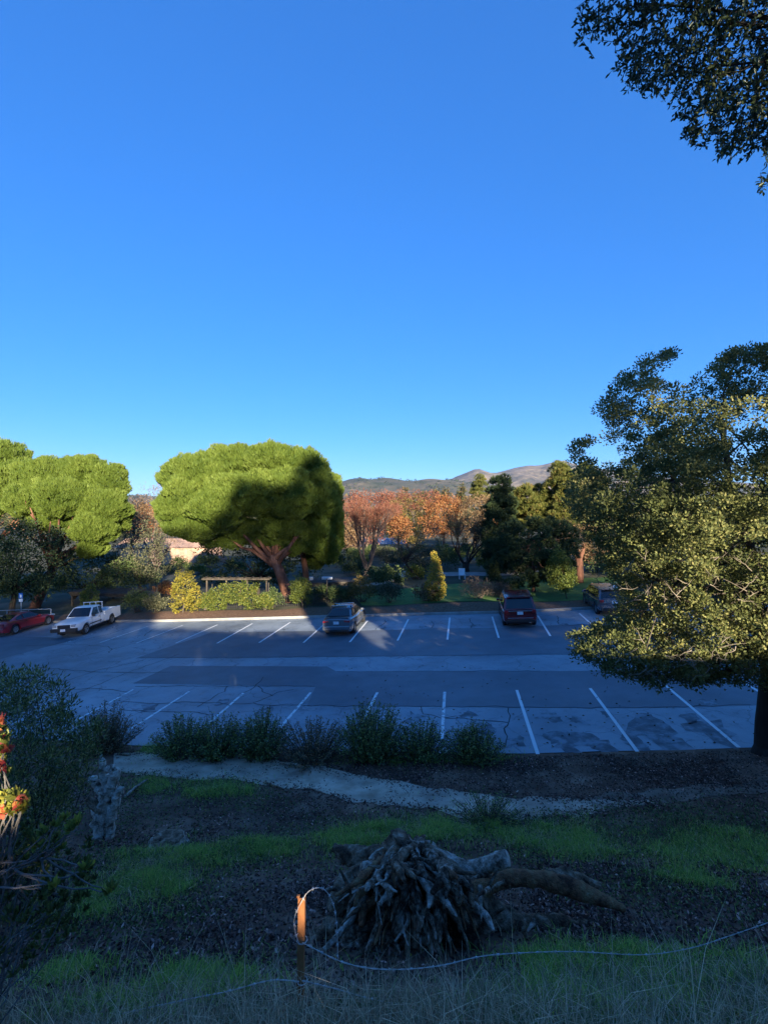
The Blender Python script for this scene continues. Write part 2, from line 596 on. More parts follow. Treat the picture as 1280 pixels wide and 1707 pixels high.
sheet('asphalt_patch', [(226, 1097), (352, 1054), (600, 1051), (840, 1046), (975, 1040), (1130, 1035), (1330, 1022), (1330, 1078), (1100, 1086), (960, 1090), (600, 1094)], .004, M['newasphalt'], jitter=.05)
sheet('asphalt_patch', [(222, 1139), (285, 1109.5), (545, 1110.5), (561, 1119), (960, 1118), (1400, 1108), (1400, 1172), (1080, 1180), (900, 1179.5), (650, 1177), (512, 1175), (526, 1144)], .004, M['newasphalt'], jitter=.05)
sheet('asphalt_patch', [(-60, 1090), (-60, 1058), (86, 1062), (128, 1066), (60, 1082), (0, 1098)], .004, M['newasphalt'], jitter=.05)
M['stain'] = noise_mat('oil_stain', [(0.38, (.075, .088, .102)), (0.5, (.135, .158, .18)), (0.57, (.205, .24, .272)), (0.7, (.245, .285, .32))], 2.6, 12, 0.6, 0.2, 50)
sheet('oil_stain', [(1048, 1203), (1066, 1188), (1085, 1190), (1108, 1205), (1130, 1222), (1120, 1228), (1092, 1222), (1062, 1226), (1040, 1236), (1036, 1222)], .005, M['stain'], jitter=.22, step=.15)
sheet('oil_stain', [(905, 1222), (940, 1216), (985, 1222), (1000, 1232), (965, 1242), (918, 1240)], .005, M['stain'], jitter=.25, step=.15)

def blot(px, py, r):
    c_ = G(px, py); n_ = random.randint(11, 16); me_pts = []
    for i in range(n_):
        a = 2 * math.pi * i / n_; rr = r * random.uniform(.45, 1.15) * (1.5 if random.random() < .15 else 1)
        me_pts.append((c_.x + math.cos(a) * rr * 1.2, c_.y + math.sin(a) * rr * 1.6, 0))
    me = bpy.data.meshes.new('oil_stain'); me.from_pydata([(x, y, TILT * x + .0052) for x, y, z in me_pts], [], [tuple(range(n_))]); me.materials.append(M['stain']); link('oil_stain', me, lot)


for px, py, r in ((960, 1200, .22), (1010, 1190, .15), (920, 1195, .3), (1150, 1195, .3), (1180, 1170, .18), (1060, 1240, .3), (810, 1215, .3), (800, 1232, .4), (860, 1235, .25), (1000, 1243, .35), (940, 1240, .3), (1120, 1238, .45), (690, 1195, .25),
                  (620, 1200, .2), (780, 1190, .2), (705, 1045, .2), (790, 1043, .25), (640, 1047, .2), (470, 1049, .2), (390, 1050, .25), (330, 1052, .2), (940, 1040, .2), (1180, 1215, .5), (250, 1180, .3), (370, 1170, .25), (440, 1185, .3), (160, 1190, .3)):
    blot(px, py, r)
FAR = [((199, 1042), (110, 1071), 2), ((249, 1043), (167, 1071), 1), ((305, 1042), (227, 1072), 1), ((363, 1041), (293, 1072), 0), ((421, 1039), (362, 1072), 0), ((484, 1037), (432, 1071), 0),
       ((545, 1036), (506, 1071), 0), ((613, 1034), (583, 1070), 0), ((680.5, 1032), (662.5, 1067.5), 0), ((749.5, 1029), (745.5, 1066), 0), ((820, 1027.5), (831, 1063), 0),
       ((896, 1026), (917, 1060), 0), ((965, 1022), (994, 1048), 0), ((1034, 1018), (1077, 1042), 0), ((1104, 1013), (1162, 1036), 0)]
NEAR = [((111, 1158), (60, 1183), 2), ((223, 1149), (89, 1221), 1), ((316, 1152), (203, 1225), 1), ((406, 1155), (335, 1217), 1), ((518, 1154), (447, 1236), 1), ((629, 1154), (577, 1256), 1),
        ((741, 1153), (735, 1256), 1), ((861, 1150), (896, 1257), 0), ((983, 1147), (1062, 1253), 0), ((1107, 1141), (1231, 1246), 0), ((1238, 1137), (1390, 1228), 0)]
for a, b, k in FAR + NEAR:
    A, B = G(*a), G(*b)
    pts = [A.lerp(B, i / 10) for i in range(11)]
    strip('parking_line', pts, .105, .009, M[('paint', 'paintworn', 'paintfaint')[k]])

# ---- tar-filled cracks, seen as thin dark wandering lines
CR = [[(88, 1171), (150, 1146), (210, 1122), (300, 1090)], [(80, 1145), (160, 1118), (240, 1100)], [(60, 1112), (150, 1119), (225, 1121), (285, 1120)], [(100, 1150), (160, 1147), (212, 1153)],
      [(45, 1076), (120, 1074), (180, 1077), (187, 1082), (183, 1088)], [(150, 1090), (200, 1079), (235, 1070), (262, 1060)], [(140, 1066), (178, 1058), (215, 1046)], [(240, 1060), (252, 1051), (262, 1046)],
      [(0, 1098), (60, 1083), (125, 1064)], [(200, 1169), (260, 1172), (330, 1170), (420, 1173), (510, 1176)], [(205, 1182), (250, 1187), (320, 1186), (350, 1192)],
      [(330, 1178), (352, 1165), (374, 1152), (380, 1143)], [(420, 1172), (446, 1162), (462, 1153), (490, 1149)], [(430, 1143), (436, 1152), (455, 1160)], [(440, 1128), (425, 1143), (400, 1160)],
      [(845, 1180), (850, 1192), (847, 1204), (840, 1214), (846, 1228), (842, 1244)], [(225, 1144), (380, 1143), (525, 1144)], [(510, 1176), (650, 1177), (800, 1178), (960, 1180), (1110, 1178), (1250, 1174)],
      [(625, 1050), (632, 1043), (643, 1037), (641, 1033)], [(720, 1046), (722, 1040), (719, 1035)], [(782, 1047), (788, 1040), (782, 1035), (785, 1030)], [(570, 1034), (590, 1041), (622, 1036)],
      [(928, 1026), (931, 1033), (930, 1040), (940, 1043), (975, 1040)], [(232, 1096), (400, 1096), (600, 1094), (800, 1092), (960, 1090)], [(560, 1119), (700, 1119), (900, 1118)],
      [(352, 1054), (430, 1053), (600, 1051), (720, 1048), (840, 1046), (975, 1040)], [(700, 1178), (706, 1190), (735, 1197), (760, 1193)], [(640, 1180), (655, 1190), (650, 1203)], [(740, 1196), (800, 1200), (846, 1204)]]
for c in CR:
    pts = [G(*p) for p in c]
    out = []
    for a, b in zip(pts, pts[1:]):
        n = max(2, int((b - a).length / .22))
        for i in range(n):
            p = a.lerp(b, i / n)
            out.append(p + Vector((nz(p.x * 2.1, p.y * 2.1), nz(p.x * 2.1, p.y * 2.1, 8), 0)) * .14)
    out.append(pts[-1])
    ph = random.random() * 50
    strip('crack_seal', out, lambda t, ph=ph: .028 + .05 * abs(nz(ph, t * 14)), .0065, M['tar'])
# fallen leaves on the asphalt
n = 260
px = RNG.uniform(560, 1260, n); py = RNG.uniform(1110, 1250, n)
pts = np.array([G(a, b) for a, b in zip(px, py)]) + np.array([0, 0, .012])
M['litter'] = leaf_mat('fallen_leaf', [(0, (.03, .02, .014)), (.4, (.085, .055, .035)), (.75, (.16, .115, .08)), (1, (.30, .25, .19))], .1, .8, .2)
d = rdirs(n); d[:, 2] *= .15
setp(leaves('leaf_scatter', pts, d, .09, .05, RNG.uniform(.4, 1, n), M['litter']), 'small fallen leaves scattered over the near asphalt', kind='stuff')

# ---- kerb along the far side
V = []; Fk = []
xs = np.arange(-46, 46.1, 1.0)
for i, x in enumerate(xs):
    y = interp(x, KERB); z = TILT * clampx(x)
    for dy, dz in ((0, -.05), (.012, .14), (.035, .155), (.15, .155), (.155, -.05)):
        V.append((x, y + dy, z + dz))
for i in range(len(xs) - 1):
    for k in range(4):
        a = i * 5 + k
        Fk.append((a, a + 5, a + 6, a + 1))
setp(np_mesh('kerb', V, Fk, M['kerb']), 'pale concrete kerb along the far side of the car park', kind='structure')

# ---- ground beyond the kerb, out to the horizon
ys = [0.1, .6, 1.2, 1.8, 2.6] + list(np.arange(3.5, 40, 1.2)) + [44, 50, 58, 70, 90, 120, 170, 250, 400, 700, 1300, 2500, 4500, 7500]
sx = list(np.arange(-45, 45.1, 1.5))
V = []
wide = [-6500, -3000, -1000, -400, -200, -110, -70, -55] + sx + [55, 70, 110, 200, 400, 1000, 3000, 6500]
for t in ys:
    for x in wide:
        k = interp(x, KERB)
        y = k + t
        V.append((x, y, garden_z(x, y) - (0 if t > .5 else .02)))
nx = len(wide)
Fg = [(j * nx + i, j * nx + i + 1, (j + 1) * nx + i + 1, (j + 1) * nx + i) for j in range(len(ys) - 1) for i in range(nx - 1)]
setp(np_mesh('garden_ground', V, Fg, M['garden'], smooth=True), 'garden soil and rough grass beyond the car park', kind='structure')


def drape(name, label, rows, mat, lift=.02, zf=garden_z, n=40, m=6, edge=1.0):
    """sheet between two edge polylines (world xy), laid on the ground"""
    (A, B) = rows
    def at(poly, t):
        L = [0]
        for a, b in zip(poly, poly[1:]): L.append(L[-1] + math.hypot(b[0] - a[0], b[1] - a[1]))
        s = t * L[-1]
        for i in range(len(poly) - 1):
            if s <= L[i + 1] + 1e-9:
                u = (s - L[i]) / max(1e-9, L[i + 1] - L[i])
                return (lerp(poly[i][0], poly[i + 1][0], u), lerp(poly[i][1], poly[i + 1][1], u))
        return poly[-1]
    V = []
    for i in range(n + 1):
        a = at(A, i / n); b = at(B, i / n)
        for j in range(m + 1):
            x = lerp(a[0], b[0], j / m); y = lerp(a[1], b[1], j / m)
            if j in (0, m):
                y += edge * (.12 * nz(x * 2.2, y * 2.2, 4) + .22 * nz(x * .9, y * .9, 9) * (edge > 1)); x += .08 * nz(x * 2.2, y * 2.2, 14)
            V.append((x, y, zf(x, y) + lift))
    Fd = [(i * (m + 1) + j, (i + 1) * (m + 1) + j, (i + 1) * (m + 1) + j + 1, i * (m + 1) + j + 1) for i in range(n) for j in range(m)]
    return setp(np_mesh(name, V, Fd, mat, smooth=True), label, kind='structure')


K = lambda x, o: (x, interp(x, KERB) + o)
drape('planting_strip', 'strip of reddish bark mulch behind the far kerb', ([K(x, .17) for x in range(-34, 24, 2)], [K(x, 2.3 + .3 * math.sin(x)) for x in range(-34, 24, 2)]), M['mulch'], n=90)
drape('lawn', 'green lawn behind the kerb near the parked cars', ([(-1.6, 37.0), (3, 35.6), (8, 34.7), (14, 34.2), (18, 34)], [(-2.5, 40.5), (2, 43.0), (8, 44.5), (14, 43.5), (19, 42)]), M['lawn'], .03, n=40, m=12)
drape('garden_path', 'pale garden path winding between the shrubs', ([(-2.5, 45.0), (.2, 49), (1.0, 53), (2.6, 57), (2.4, 62)], [(-1.0, 44.6), (1.7, 48.4), (2.3, 52.6), (4.2, 57), (4.2, 63)]), M['path'], .04)
drape('garden_path', 'grey paved garden path under the dark trees', ([(6, 49), (10, 48.5), (16, 47)], [(6, 52), (10, 51), (16, 49.5)]), M['kerb'], .04)

# ---- distant hills
M['hill'] = noise_mat('dry_hill', [(0.34, (.060, .066, .042)), (0.47, (.12, .10, .068)), (0.6, (.26, .195, .125)), (0.75, (.32, .25, .165))], .0042, 10, .95, .9, .03, dist=14, extra=([(0.35, (.6, .6, .62)), (.65, (1.1, 1.1, 1.1))], .02))
M['hillnear'] = noise_mat('wooded_hill', [(0.36, (.040, .050, .030)), (0.52, (.085, .075, .05)), (0.66, (.20, .155, .10)), (0.8, (.30, .24, .16))], .006, 10, .95, .9, .04, dist=10)


def ridge(name, label, sil, D, depth, mat, seed, rough):
    random.seed(seed)
    xs = np.linspace(sil[0][0], sil[-1][0], 340)
    nv = 44
    V = []
    for px in xs:
        py = interp(px, sil)
        zr = CAMZ - (py - 853) / F * D
        x = (px - 640) / F * D
        for j in range(nv):
            v = j / (nv - 1)
            y = D - depth + v * depth * 1.6
            u = (y - (D - depth)) / depth
            prof = sstep(0, 1, u) if u <= 1 else 1 - 0.5 * sstep(1, 1.6, u)
            xx = x * (y / D)
            s = 1.0 / depth
            nn = mnoise.fractal(Vector((xx * s * 3.2, y * s * 1.6, seed)), 0.9, 2.1, 5)
            rel = math.sin(math.pi * min(1, u)) if u < 1 else .15
            z = zr * prof + zr * rough * nn * rel * 0.9 + rough * 22 * mnoise.noise(Vector((xx * s * 14, y * s * 14, seed + 3))) * (1 if u > .05 else 0)
            V.append((xx, y, max(-3, z) if u > .02 else -3))
    n = len(xs)
    Fr = [(i * nv + j, (i + 1) * nv + j, (i + 1) * nv + j + 1, i * nv + j + 1) for i in range(n - 1) for j in range(nv - 1)]
    setp(np_mesh(name, V, Fr, mat, smooth=True), label, kind='structure')
    return np.array(V).reshape(n, nv, 3)


ridge('hill', 'far bare mountain with grey-brown spurs on the right', [(-900, 846), (200, 838), (560, 824), (700, 812), (745, 803), (765, 795), (795, 785.5), (808, 788), (822, 789.5), (838, 785), (858, 780), (880, 776.5), (893, 778),
      (906, 777), (922, 774), (938, 771.5), (955, 777), (985, 783), (1040, 790), (1120, 800), (1250, 806), (1500, 822), (2300, 846)], 5200, 2600, M['hill'], 21, .30)
H1 = ridge('hill', 'nearer low wooded hills behind the autumn trees', [(-900, 840), (-200, 836), (120, 836), (200, 829), (235, 825), (290, 832), (430, 826), (540, 808), (562, 804), (584, 798), (600, 796.5), (622, 799), (645, 798.5),
      (664, 801), (690, 803), (720, 801), (745, 800), (765, 801.5), (790, 808), (840, 816), (900, 822), (1100, 828), (1400, 836), (2300, 845)], 2600, 1300, M['hillnear'], 31, .26)
# scrub trees on the nearer hills
n = 1500
ii = RNG.integers(90, 250, n); jj = RNG.integers(16, 30, n)
c = H1[ii, jj] + np.stack([RNG.normal(0, 9, n), RNG.normal(0, 15, n), RNG.uniform(0, 2, n)], 1)
keep = np.array([nz(p[0] * .006, p[1] * .006, 2) > -.08 for p in c]); c = c[keep]
pts, dd = around(c, 8, 6.5, flat=.7)
M['scrub'] = leaf_mat('hill_scrub', [(0, (.025, .035, .018)), (1, (.06, .07, .035))], .1, .8, .2)
setp(leaves('hill_scrub', pts, dd, 7, 6, RNG.uniform(0, 1, len(pts)), M['scrub']), 'dark scrub dotted over the distant hills', kind='stuff')
# ================================================================ trees of the hilltop behind the viewer: they shade the car park
random.seed(8)
M['bark'] = noise_mat('grey_bark', [(.3, (.035, .028, .022)), (.55, (.085, .068, .052)), (.75, (.15, .125, .10))], 3, 8, .95, .9, 14, stretch=(1, 1, .25))
M['darkbark'] = noise_mat('dark_bark', [(.3, (.016, .013, .011)), (.7, (.05, .04, .033))], 3, 8, .95, .9, 14, stretch=(1, 1, .25))
M['pinebark'] = noise_mat('red_pine_bark', [(.3, (.05, .022, .014)), (.5, (.15, .066, .042)), (.72, (.27, .135, .09))], 2.2, 8, .95, 1, 8, stretch=(1, 1, .4))
M['oakleaf'] = leaf_mat('oak_leaf', [(0, (.022, .040, .014)), (.45, (.042, .070, .020)), (.8, (.075, .105, .030)), (1, (.13, .15, .05))], .22, .42, .5)
TK = math.tan(R(SUN_EL)) / math.cos(R(SUN_AZ)); TT = math.tan(R(SUN_AZ))


def sunmap(p):
    """where the sun ray through p crosses the viewer's own upright plane (metres right of / above the eye)"""
    return (p[0] + p[1] * TT, (p[2] - CAMZ) + p[1] * TK)


# crown outlines in that plane, shaped by the shade they must cast
BACK = [
    # name, label, polygon, metres behind the viewer
    ('oak_tree', 'broad evergreen oak on the crest behind the viewer, left of the others', [(-34, -3), (-34, 10), (-26, 11.8), (-19, 11.0), (-14, 9.5), (-10.5, 7.4), (-7.5, 6.6), (-5.2, 6.0), (-5.0, 3), (-4.9, -3)], 44),
    ('oak_tree', 'evergreen oak on the crest straight behind the viewer', [(-6, 6.2), (-5.2, 8.2), (-3, 8.6), (-1.2, 8.2), (0.4, 9.8), (1.0, 11.6), (2.2, 12.4), (3.4, 11.4), (5.0, 11.6), (6.2, 13.8), (7.4, 15.0), (8.8, 14.4), (9.6, 13.0), (9.4, 5), (7.0, 4.3), (6.6, 4.7), (4, 5.0), (1, 5.3), (-2, 5.4), (-5, 5.2)], 47),
    ('oak_tree', 'evergreen oak behind the viewer on the right', [(8.6, 3.2), (9.2, 13.6), (11.5, 12.6), (14, 13.4), (17.5, 12.4), (19, 13.6), (20.8, 13.4), (21, 3.2), (16, 2.6), (14, 3.1), (11, 3.2)], 45),
    ('oak_tree', 'evergreen oak at the far right end of the crest behind the viewer', [(19.5, -3), (20, 13.0), (23, 13.4), (26.2, 12.6), (26.9, 16.2), (28.2, 16.4), (29, 11.8), (33, 11.2), (40, 10.5), (46, 9), (46, -3)], 48),
]
UNDER = [  # bushes added out of view to keep low sun off the car park
    ('shading_bush', 'dense evergreen bush added unseen straight behind the viewer to block the sun', [(-5.4, -3), (-5.4, 1.1), (-3.8, .9), (-2.4, .95), (-1, .75), (.5, .62), (2, .68), (4, .58), (5.9, .6), (6.0, 3.2), (7.2, 4.4), (8.0, 4.0), (8.1, -.3), (8.2, -3)], 9),
    ('shading_bush', 'dense evergreen bush added unseen behind the viewer on the right to block the sun', [(8.0, -3), (8.1, -.5), (10, -.75), (12, -.6), (13.4, -.1), (14.4, 2.8), (16.5, 2.8), (20.5, 3.2), (20.5, -3)], 10),
]


def ray_volume(poly, D, thick, n):
    xs = [p[0] for p in poly]; ys = [p[1] for p in poly]
    X = np.empty(0); Y = np.empty(0)
    while len(X) < n:
        x = RNG.uniform(min(xs), max(xs), n); y = RNG.uniform(min(ys), max(ys), n)
        k = in_poly(x, y, poly); X = np.concatenate([X, x[k]]); Y = np.concatenate([Y, y[k]])
    X, Y = X[:n], Y[:n]
    yy = -D + RNG.uniform(-thick, thick, n)
    return np.stack([X - yy * TT, yy, CAMZ + Y - yy * TK], 1)


HOLES = [(.42, -2.0, .58, -1.5), (-1.26, -1.02, -1.04, -.74), (-1.31, -.76, -1.14, -.36), (14.5, 2.7, 16.3, 7.6), (23.2, 3.1, 24.7, 5.1), (18.3, 2.9, 19.6, 3.5), (20.6, 3.0, 21.6, 3.4), (28.3, 5.2, 33.2, 10.2), (9.8, 4.2, 11.0, 5.8)]   # gaps cut in the leaves so the sun reaches chosen spots


def area(poly):
    return abs(sum(a[0] * b[1] - b[0] * a[1] for a, b in zip(poly, poly[1:] + poly[:1]))) / 2


for name, label, poly, D in BACK:
    cx = 7.6 if 'straight' in label else sum(p[0] for p in poly) / len(poly)
    base = Vector((cx + D * TT, -D, hill_z(cx + D * TT, -D) - .1))
    t = thing(name, base, label, 'tree', 'trees behind the viewer')
    n = int(area(poly) * 15)
    c = ray_volume(poly, D, 1.6, n)
    c = c[np.array([p[2] > hill_z(p[0], p[1]) + .1 for p in c])]
    pts, dd = around(c, 40, .42)
    u = pts[:, 0] + pts[:, 1] * TT; v = pts[:, 2] - CAMZ + pts[:, 1] * TK
    k = np.ones(len(pts), bool)
    for a, b_, c_, e in HOLES: k &= ~((u > a) & (u < c_) & (v > b_) & (v < e))
    pts, dd = pts[k], dd[k]
    leaves('crown', pts, dd + np.array([0, 0, .4]), .17, .10, RNG.uniform(0, 1, len(pts)), M['oakleaf'], t)
    mb = MB()
    top = Vector((base.x, base.y, max(base.z + 3.0, CAMZ + max(p[1] for p in poly) * .45 + D * TK)))
    limb(mb, base, top, .38, .22, 8, 6, .06)
    for k in range(10):
        q = Vector(c[RNG.integers(len(c))]); limb(mb, base.lerp(top, random.uniform(.5, 1)), q, .13, .03, 5, 5, .1)
    mb.build('trunk', M['bark'], t, smooth=True)
for name, label, poly, D in UNDER:
    cx = sum(p[0] for p in poly) / len(poly)
    base = Vector((cx + D * TT, -D, hill_z(cx + D * TT, -D)))
    t = thing(name, base, label, 'bush', 'sun blocking bushes added behind the viewer')
    n = int(area(poly) * 130)
    c = ray_volume(poly, D, .8, n)
    c = c[np.array([p[2] > hill_z(p[0], p[1]) + .02 for p in c])]
    pts, dd = around(c, 44, .15)
    u = pts[:, 0] + pts[:, 1] * TT; v = pts[:, 2] - CAMZ + pts[:, 1] * TK
    k = np.ones(len(pts), bool)
    for a, b_, c_, e in HOLES: k &= ~((u > a) & (u < c_) & (v > b_) & (v < e))
    pts, dd = pts[k], dd[k]
    leaves('foliage', pts, dd, .075, .05, RNG.uniform(0, 1, len(pts)), M['oakleaf'], t)
    mb = MB()
    for k in range(14):
        q = Vector(c[RNG.integers(len(c))]); g = Vector((q.x, q.y, hill_z(q.x, q.y))); limb(mb, g, q, .03, .01, 4, 4, .1)
    setp(mb.build('stem', M['bark'], t), kind='stuff')
# ================================================================ trees and shrubs beyond the car park
random.seed(3)
M['pine'] = leaf_mat('pine_needle', [(0, (.085, .135, .022)), (.5, (.155, .215, .036)), (1, (.24, .30, .06))], .4, .55, .3)
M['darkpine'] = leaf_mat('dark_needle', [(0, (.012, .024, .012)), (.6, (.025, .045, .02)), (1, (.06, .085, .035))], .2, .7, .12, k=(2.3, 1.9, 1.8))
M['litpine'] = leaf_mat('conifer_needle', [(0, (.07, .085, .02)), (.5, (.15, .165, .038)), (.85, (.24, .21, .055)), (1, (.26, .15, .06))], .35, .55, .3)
M['orange'] = leaf_mat('orange_leaf', [(0, (.13, .045, .02)), (.4, (.29, .11, .042)), (.75, (.38, .18, .07)), (1, (.32, .22, .09))], .35, .6, .2)
M['red'] = leaf_mat('rust_leaf', [(0, (.11, .04, .028)), (.5, (.24, .09, .058)), (1, (.36, .17, .10))], .35, .6, .2)
M['gold'] = leaf_mat('olive_gold_leaf', [(0, (.07, .065, .018)), (.5, (.16, .125, .035)), (1, (.30, .19, .06))], .35, .6, .2)
M['yellow'] = leaf_mat('yellow_leaf', [(0, (.10, .11, .02)), (.4, (.25, .22, .035)), (.8, (.38, .31, .05)), (1, (.42, .26, .05))], .4, .55, .2)
M['autgold'] = leaf_mat('gold_orange_leaf', [(0, (.13, .14, .025)), (.4, (.28, .25, .04)), (.75, (.44, .31, .05)), (1, (.50, .22, .04))], .4, .55, .2)
M['lime'] = leaf_mat('lime_leaf', [(0, (.05, .075, .02)), (.5, (.12, .155, .032)), (.85, (.21, .23, .045)), (1, (.30, .25, .05))], .4, .5, .3)
M['green'] = leaf_mat('green_leaf', [(0, (.020, .036, .014)), (.6, (.045, .075, .026)), (1, (.09, .115, .045))], .25, .65, .15, k=(1.7, 1.5, 1.4))
M['grey'] = leaf_mat('grey_green_leaf', [(0, (.030, .038, .024)), (.6, (.075, .083, .05)), (1, (.15, .145, .09))], .25, .7, .12, k=(1.5, 1.4, 1.3))
M['brown'] = leaf_mat('dry_brown_leaf', [(0, (.07, .042, .022)), (.5, (.16, .10, .05)), (1, (.28, .185, .10))], .3, .6, .2, k=(1.25, 1.25, 1.25))
M['tan'] = leaf_mat('tan_twig', [(0, (.11, .075, .05)), (.5, (.21, .145, .095)), (1, (.32, .22, .145))], .2, .7, .2)
M['twig'] = noise_mat('twig_bark', [(.3, (.085, .062, .052)), (.7, (.18, .135, .112))], 2, 5, .9, .3)


def gz(x, y):
    return garden_z(x, y)


def to_clumps(poly, d, thick, n, gap=.0, gs=.9, shell=.35):
    c = outline_volume(poly, d, thick, n, shell=shell)
    if gap:
        k = np.array([nz(p[0] * gs, p[1] * gs, p[2] * gs) > -.6 + gap for p in c])
        if k.sum() > 5: c = c[k]
    return c


def tree(name, label, base, d, poly, leaf, bark=None, thick=2.5, n=120, r=.5, lpc=60, L=.16, W=.10, trunk_r=.16, fork_y=None, group=None, gap=.1, limbs=14, up=.2, lean=None, needles=None, cat='tree', fine=0, lobes=()):
    """base (px,py) or None -> on the ground below the outline; poly = crown outline in photo pixels at distance d"""
    bx = (base[0] - 640) / F * d
    bp = Vector((bx, d, gz(bx, d) - .08))
    t = thing(name, bp, label, cat, group)
    c = to_clumps(poly, d, thick, n, gap)
    rr = r * RNG.uniform(.6, 1.25, len(c))
    cr = RNG.uniform(0, 1, len(c))
    if needles and fine:
        PT, OUT = [], []
        tot = sum(l[2] * l[3] for l in lobes)
        for (cx_, cy_, rx_, ry_, dd_) in lobes:     # rounded lobes that overlap into the umbrella
            el = [(cx_ + rx_ * math.cos(q * math.pi / 8) * random.uniform(.88, 1.1), cy_ - ry_ * math.sin(q * math.pi / 8) * (1 if q < 8 else .82) * random.uniform(.88, 1.1)) for q in range(16)]
            pp = outline_volume(el, d + dd_, min(rx_, ry_) / F * d * .95, int(fine * rx_ * ry_ / tot), shell=.7)
            PT.append(pp); OUT.append(unit(pp - np.array([(cx_ - 640) / F * d, d + dd_, CAMZ - (cy_ + .35 * ry_ - 853) / F * d])))
        pts = np.concatenate(PT); out_ = np.concatenate(OUT)
        n1_ = np.array([nz(p[0] * .8, p[1] * .8, p[2] * .9) for p in pts]); n2_ = np.array([nz(p[0] * 1.9, p[1] * 1.9, p[2] * 2.1 + 7) for p in pts]); n3_ = np.array([nz(p[0] * 4, p[1] * 4, p[2] * 4 + 3) for p in pts])
        nn_ = n1_ + .6 * n2_ + .3 * n3_
        pts = pts + out_ * (.50 * n1_ + .40 * n2_ + .18 * n3_ - .08)[:, None]
        keep = (nn_ > -.55) & ~((n2_ < -.30) & (n3_ < .0)); pts, out_, nn_ = pts[keep], out_[keep], nn_[keep]
        tufts('crown', pts, .55 * out_ + np.array([0, -.25, up]) + .25 * rdirs(len(pts)), L, needles, .5, W, np.clip(.45 + .45 * nn_ + RNG.normal(0, .16, len(pts)), 0, 1), leaf, t)
    elif needles:
        m = lpc
        dd = rdirs(len(c) * m); dd[:, 2] = np.abs(dd[:, 2]) * 1.0 - .25
        pts = np.repeat(c, m, 0) + dd * np.repeat(rr, m)[:, None] * RNG.uniform(.75, 1, (len(c) * m, 1))
        tufts('crown', pts, dd + np.array([0, 0, up]), L, needles, .55, W, np.clip(.6 * RNG.uniform(0, 1, len(pts)) + .4 * np.repeat(cr, m), 0, 1), leaf, t)
    else:
        pts, dd = around(c, lpc, rr)
        leaves('crown', pts, dd + np.array([0, 0, up]) + .5 * rdirs(len(pts)), L * RNG.uniform(.7, 1.2, len(pts)), W, np.clip(.65 * RNG.uniform(0, 1, len(pts)) + .35 * np.repeat(cr, lpc), 0, 1), leaf, t)
    mb = MB()
    xs = [p[0] for p in poly]; ys = [p[1] for p in poly]
    fy = fork_y if fork_y is not None else lerp(max(ys), min(ys), .15)
    top = P(lean if lean is not None else lerp(base[0], sum(xs) / len(xs), .5), fy, d)
    limb(mb, bp, top, trunk_r, trunk_r * .7, 8, 6, .05)
    for k in range(limbs):
        q = Vector(c[RNG.integers(len(c))]); s_ = bp.lerp(top, random.uniform(.7, 1)); q = s_.lerp(q, .72)
        limb(mb, s_, q, trunk_r * .42, trunk_r * .08, 5, 5, .12)
    mb.build('trunk', bark or M['bark'], t, smooth=True)
    return t


def shrub(name, label, pos, wd, h, leaf, n=60, lpc=40, L=.09, W=.04, r=.22, stems=10, group=None, up=.3, zf=gz, bark=None, dp=None, cat='shrub', sparse=0):
    x, y = pos
    b = Vector((x, y, zf(x, y) - .03))
    t = thing(name, b, label, cat, group)
    dr = rdirs(n); dr[:, 2] = np.abs(dr[:, 2])
    rad = RNG.uniform(.35, 1, (n, 1)) ** .6
    q = dr * rad * np.array([wd / 2, (dp or wd) / 2, h * .62]) + np.array([0, 0, h * .28])
    q += .12 * wd * np.stack([np.array([nz(a[0] * 3 / wd, a[1] * 3 / wd, a[2] * 3 / wd + s) for a in q]) for s in (0, 5, 9)], 1)
    c = q + np.array(b)
    pts, dd = around(c, lpc, r * RNG.uniform(.6, 1.3, n))
    k = np.array([p[2] > zf(p[0], p[1]) + .01 for p in pts]); pts, dd = pts[k], dd[k]
    leaves('foliage', pts, dd + np.array([0, 0, up]) + .4 * rdirs(len(pts)), L * RNG.uniform(.7, 1.2, len(pts)), W, RNG.uniform(0, 1, len(pts)), leaf, t)
    mb = MB()
    for k in range(stems):
        e = Vector(c[RNG.integers(n)])
        s = b + Vector((random.uniform(-.1, .1) * wd, random.uniform(-.1, .1) * wd, 0))
        limb(mb, s, e, .012 + .008 * h, .004, 4, 4, .1)
    setp(mb.build('stem', bark or M['bark'], t), kind='stuff')
    return t


# ---- umbrella pines
PINE_MAIN = [(268, 842), (272, 790), (283, 772), (330, 758), (370, 748), (400, 745), (440, 742), (485, 739), (520, 750), (541, 757), (546, 790), (556, 815), (560, 848), (548, 872), (536, 900), (508, 914), (470, 906), (445, 892), (415, 884), (385, 896), (352, 914), (312, 912), (286, 900), (272, 870)]
t = tree('umbrella_pine', 'big round umbrella pine with a leaning red trunk behind the parked sedan', (486, 1018), 40, PINE_MAIN, M['pine'], M['pinebark'], thick=5.5, n=1250, r=.46, lpc=50, L=.36, W=.055, trunk_r=.50, fork_y=925, lean=454, gap=-1, limbs=16, up=1.0, needles=6, fine=92000, lobes=[(335, 800, 62, 44, .5), (303, 845, 38, 52, -1), (322, 880, 46, 28, -1.6), (395, 778, 58, 36, .8), (455, 772, 55, 34, .3), (508, 782, 40, 34, .8), (415, 828, 58, 42, -1.8), (365, 850, 48, 42, -2.2), (480, 828, 50, 46, -1.2), (528, 825, 28, 52, .2), (545, 850, 20, 46, 1.5), (470, 874, 42, 26, -.5), (520, 885, 30, 28, .6), (402, 884, 34, 20, -.4), (290, 796, 22, 26, 1), (445, 896, 46, 20, .4), (505, 906, 38, 26, .8), (375, 902, 40, 17, .2)])
